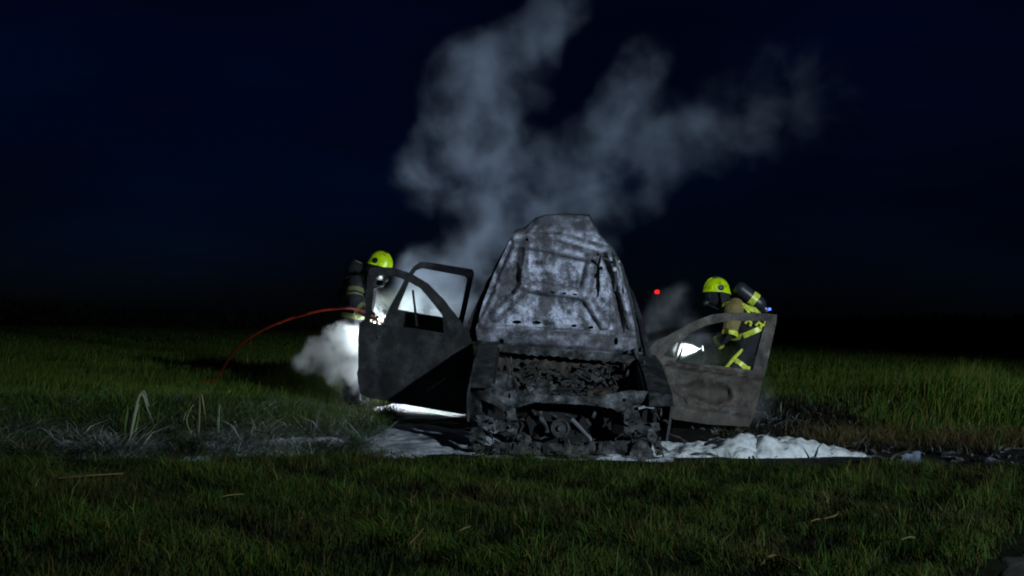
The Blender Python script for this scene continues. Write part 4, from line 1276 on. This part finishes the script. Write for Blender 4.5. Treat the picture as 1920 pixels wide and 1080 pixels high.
# crumpled plastic scrap
d0 = 8.75
pp = P(1705, 866, d0)
mb = MB()
rows = []
for j in range(6):
    row = []
    for i in range(8):
        a, b = i / 7, j / 5
        p = P(1686 + 38 * a + (1 - a) * 4 * b, 878 - 26 * b - 4 * a * b, d0 - .05 + .12 * b)
        p += noise.noise_vector(Vector((a * 3.3, b * 2.7, 4))) * .022
        row.append(p)
    rows.append(row)
v = [p for r_ in rows for p in r_]
mb.add(v, [(j * 8 + i, j * 8 + i + 1, j * 8 + i + 9, j * 8 + i + 8) for j in range(5) for i in range(7)])
mb.add([p + Vector((0, .004, 0)) for p in v], [(j * 8 + i, j * 8 + i + 8, j * 8 + i + 9, j * 8 + i + 1) for j in range(5) for i in range(7)])
pz = float(ground_z(pp.x, d0))
tag(mb.build('plastic_scrap', M['plastic'], None, 30, (pp.x, d0, pz)), 'crumpled pale bluish plastic scrap lying at the verge edge', 'litter')

# ------------------------------------------------------------------ smoke (real volumes)
def smoke_mat(name, color, density, aniso):
    m = bpy.data.materials.new(name)
    m.use_nodes = True
    n, l = m.node_tree.nodes, m.node_tree.links
    n.clear()
    o = n.new('ShaderNodeOutputMaterial')
    p = n.new('ShaderNodeVolumePrincipled')
    p.inputs['Color'].default_value = (*color, 1)
    p.inputs['Density'].default_value = density
    p.inputs['Anisotropy'].default_value = aniso
    l.new(p.outputs['Volume'], o.inputs['Volume'])
    return m
def smoke(name, puffs, pad, vox, m, label, nscale=2.2, namp=.9, soft=1.0, warp=.35, detail=5, grow=1.5, mode='wisp'):
    """fog grid: soft puffs along the rising columns, torn by noise; puffs: (u, v, distance, radius in pixels, weight)"""
    W = []
    for u, v, d, r, w in puffs:
        W.append((P(u, v, d), r * d / F * grow, w))
    mn = Vector([min(c[i] - r * pad for c, r, _ in W) for i in range(3)])
    mx = Vector([max(c[i] + r * pad for c, r, _ in W) for i in range(3)])
    ctr = (mn + mx) / 2
    ng = bpy.data.node_groups.new(name + '_volume', 'GeometryNodeTree')
    ng.interface.new_socket('Geometry', in_out='INPUT', socket_type='NodeSocketGeometry')
    ng.interface.new_socket('Geometry', in_out='OUTPUT', socket_type='NodeSocketGeometry')
    n, l = ng.nodes, ng.links
    out = n.new('NodeGroupOutput')
    pos = n.new('GeometryNodeInputPosition').outputs[0]
    def vm(op, a, b=None, sc=None):
        q = n.new('ShaderNodeVectorMath'); q.operation = op
        for i, x in enumerate((a, b)):
            if x is None: continue
            if isinstance(x, (tuple, Vector)): q.inputs[i].default_value = tuple(x)
            else: l.new(x, q.inputs[i])
        if sc is not None: q.inputs['Scale'].default_value = sc
        return q.outputs['Value'] if op in ('LENGTH', 'DISTANCE') else q.outputs['Vector']
    def fm(op, a, b=None, c=None, clamp=False):
        q = n.new('ShaderNodeMath'); q.operation = op; q.use_clamp = clamp
        for i, x in enumerate((a, b, c)):
            if x is None: continue
            if isinstance(x, (int, float)): q.inputs[i].default_value = x
            else: l.new(x, q.inputs[i])
        return q.outputs[0]
    def noise_node(vec, scale, det, rough=.55):
        q = n.new('ShaderNodeTexNoise')
        q.inputs['Scale'].default_value, q.inputs['Detail'].default_value, q.inputs['Roughness'].default_value = scale, det, rough
        l.new(vec, q.inputs['Vector'])
        return q
    wn_ = noise_node(pos, nscale * .55, 6 if mode == 'wisp' else 3)
    off = vm('SCALE', vm('SUBTRACT', wn_.outputs['Color'], (.5, .5, .5)), sc=warp)
    wp = vm('ADD', pos, off)
    acc = None
    for c, r, w in W:
        dd = vm('DISTANCE', wp, tuple(c - ctr))
        k = fm('MULTIPLY_ADD', dd, -1.0 / r, 1.0, True)
        k = fm('MULTIPLY', fm('POWER', k, 2.0), w)
        acc = k if acc is None else fm('ADD', acc, k)
    fn_ = noise_node(wp, nscale, detail, .6)
    nn = fm('MULTIPLY', fm('SUBTRACT', fn_.outputs['Fac'], .52), namp)
    # noise eats into the soft sum
    soft_acc = fm('SUBTRACT', 1.0, fm('EXPONENT', fm('MULTIPLY', acc, -1.1)))
    if mode == 'billow':
        # cauliflower edges: rounded cells of two sizes swell the sum, then a steep threshold
        vo = []
        for k_ in (1.0, 2.3):
            q = n.new('ShaderNodeTexVoronoi')
            q.inputs['Scale'].default_value = nscale * k_
            l.new(wp, q.inputs['Vector'])
            vo.append(q.outputs['Distance'])
        bl = fm('ADD', fm('MULTIPLY', fm('SUBTRACT', .45, vo[0]), .55), fm('MULTIPLY', fm('SUBTRACT', .45, vo[1]), .28))
        nn = fm('ADD', fm('MULTIPLY', nn, .45), bl)
        nn = fm('MULTIPLY', nn, .9)
    den = fm('MULTIPLY', fm('ADD', soft_acc, fm('MULTIPLY', nn, fm('MINIMUM', fm('MULTIPLY', soft_acc, 3.0), 1.0))), soft)
    if mode == 'billow':
        den = fm('MINIMUM', fm('MULTIPLY', fm('SUBTRACT', den, .26), 2.6), 1.0)
    else:
        sm_ = n.new('ShaderNodeMapRange')
        sm_.interpolation_type = 'SMOOTHSTEP'
        for i_, x_ in enumerate((.36, .66, .12, 1.55)):
            sm_.inputs[1 + i_].default_value = x_
        l.new(fn_.outputs['Fac'], sm_.inputs[0])
        den = fm('MULTIPLY', fm('SUBTRACT', den, .05), sm_.outputs[0])
    den = fm('MAXIMUM', den, 0.0)
    vc = n.new('GeometryNodeVolumeCube')
    l.new(den, vc.inputs['Density'])
    vc.inputs['Min'].default_value = tuple(mn - ctr)
    vc.inputs['Max'].default_value = tuple(mx - ctr)
    for i, a in enumerate('XYZ'):
        vc.inputs['Resolution ' + a].default_value = max(8, int((mx[i] - mn[i]) / vox))
    sm = n.new('GeometryNodeSetMaterial')
    sm.inputs['Material'].default_value = m
    l.new(vc.outputs[0], sm.inputs['Geometry'])
    l.new(sm.outputs[0], out.inputs[0])
    # a mesh carrier; its geometry is replaced by the fog grid
    me = bpy.data.meshes.new(name)
    me.from_pydata([(0, 0, 0)], [], [])
    me.materials.append(m)
    o = bpy.data.objects.new(name, me)
    col.objects.link(o)
    o.location = ctr
    md = o.modifiers.new('volume', 'NODES')
    md.node_group = ng
    tag(o, label, 'smoke', kind='stuff')
    return o
grey = smoke_mat('grey_smoke', (.74, .78, .84), 1.0, .0)
white = smoke_mat('white_steam', (.90, .92, .94), 1.0, .1)
plume = [(835, 565, 11.9, 62, .8), (795, 525, 12.0, 45, .7), (868, 505, 11.9, 62, .8), (915, 465, 11.8, 62, .8), (958, 425, 11.7, 58, .8), (1000, 392, 11.5, 58, .8), (1060, 398, 11.0, 50, .7), (1055, 412, 9.6, 40, .5), (1095, 425, 9.6, 36, .55), (1012, 405, 9.65, 30, .35), (1130, 450, 9.65, 26, .4), (1110, 396, 11.4, 46, .6), (1160, 400, 11.6, 40, .5), (1215, 392, 11.8, 36, .42), (1235, 350, 11.9, 34, .3),
         (965, 352, 11.7, 62, .8), (935, 292, 11.8, 66, .8), (900, 235, 11.9, 70, .85), (880, 175, 12.0, 66, .8), (920, 125, 12.1, 58, .75), (975, 92, 12.1, 50, .7), (1025, 52, 12.2, 46, .6), (1045, 5, 12.3, 46, .5), (1040, -50, 12.4, 50, .45), (990, 165, 12.1, 50, .45), (860, 130, 12.1, 40, .4), (940, 200, 11.9, 44, .5),
         (800, 300, 12.1, 52, .30), (775, 345, 12.1, 46, .28), (845, 360, 12.0, 50, .32), (820, 240, 12.1, 46, .32), (900, 390, 11.9, 44, .4),
         (1055, 345, 11.7, 58, .75), (1105, 305, 11.8, 60, .7), (1145, 255, 11.9, 62, .68), (1180, 205, 12.0, 62, .62), (1195, 145, 12.1, 52, .48), (1205, 95, 12.2, 40, .34), (1225, 285, 12.0, 58, .48), (1285, 270, 12.1, 56, .44), (1340, 262, 12.2, 54, .36), (1400, 240, 12.3, 56, .20), (1310, 215, 12.2, 40, .22), (1430, 225, 12.4, 80, .10), (1480, 160, 12.5, 130, .055), (1570, 200, 12.6, 130, .06), (1420, 120, 12.6, 120, .04), (1300, 170, 12.5, 100, .05)]
smoke('smoke_plume', plume, 1.25, .036, smoke_mat('plume_smoke', (.64, .74, .93), 1.8, .0), 'grey smoke plume rising in two branches from the wreck', 2.3, 1.0, 1.0, .8, 9, 1.9)
puff = [(655, 622, 11.75, 36, 1), (622, 640, 11.7, 36, 1), (590, 664, 11.65, 32, 1), (560, 680, 11.6, 26, 1), (650, 665, 11.7, 40, 1), (620, 690, 11.6, 36, .9), (676, 640, 11.9, 34, 1), (665, 712, 11.6, 34, .55), (640, 738, 11.5, 34, .28), (690, 700, 11.8, 36, .8)]
smoke('steam_puff', puff, 1.2, .022, smoke_mat('steam', (.93, .95, .97), 6, .1), 'dense white steam puff billowing out beside the blackened door', 4.4, 1.6, 1.0, .16, 7, 1.6, 'billow')
win = [(640, 725, 11.4, 40, .22), (700, 752, 11.2, 40, .25), (590, 715, 11.5, 36, .18), (545, 690, 11.6, 34, .12), (712, 580, 12.6, 34, .9), (745, 570, 12.5, 36, .8), (790, 572, 12.2, 40, 2.2), (815, 585, 12.1, 34, 1.6), (705, 580, 12.5, 30, 1.5), (830, 575, 12.4, 40, .8), (800, 610, 12.3, 50, .8), (860, 560, 12.4, 40, .5), (705, 625, 12.4, 44, .9), (760, 640, 12.3, 50, .7), (840, 640, 12.2, 50, .6)]
smoke('interior_smoke', win, 1.2, .04, smoke_mat('interior_fog', (.82, .90, .83), 1.5, .1), 'bright lit smoke filling the space behind the blackened doors', 3.0, .8, 1.0, .3, 5)
rgt = [(1205, 655, 11.4, 36, .8), (1225, 622, 11.4, 38, .8), (1250, 590, 11.5, 38, .6), (1268, 560, 11.6, 34, .5), (1235, 575, 11.5, 34, .5), (1290, 600, 11.6, 34, .45), (1262, 640, 11.4, 38, .7), (1278, 656, 11.87, 16, 3.2), (1292, 655, 11.87, 15, 3.2), (1306, 654, 11.87, 11, 2.6), (1290, 660, 11.5, 36, .7), (1325, 668, 11.5, 34, .9), (1360, 675, 11.5, 32, .7), (1320, 630, 11.5, 32, .7), (1390, 650, 11.5, 30, .3), (1430, 750, 11.0, 26, .6), (1425, 725, 11.1, 22, .45), (1415, 775, 10.9, 24, .5)]
smoke('door_smoke', rgt, 1.2, .03, smoke_mat('drifting_smoke', (.74, .80, .86), 2.6, .0), 'thin grey smoke drifting round the rusty door', 3.4, 1.2, 1.0, .3, 5)
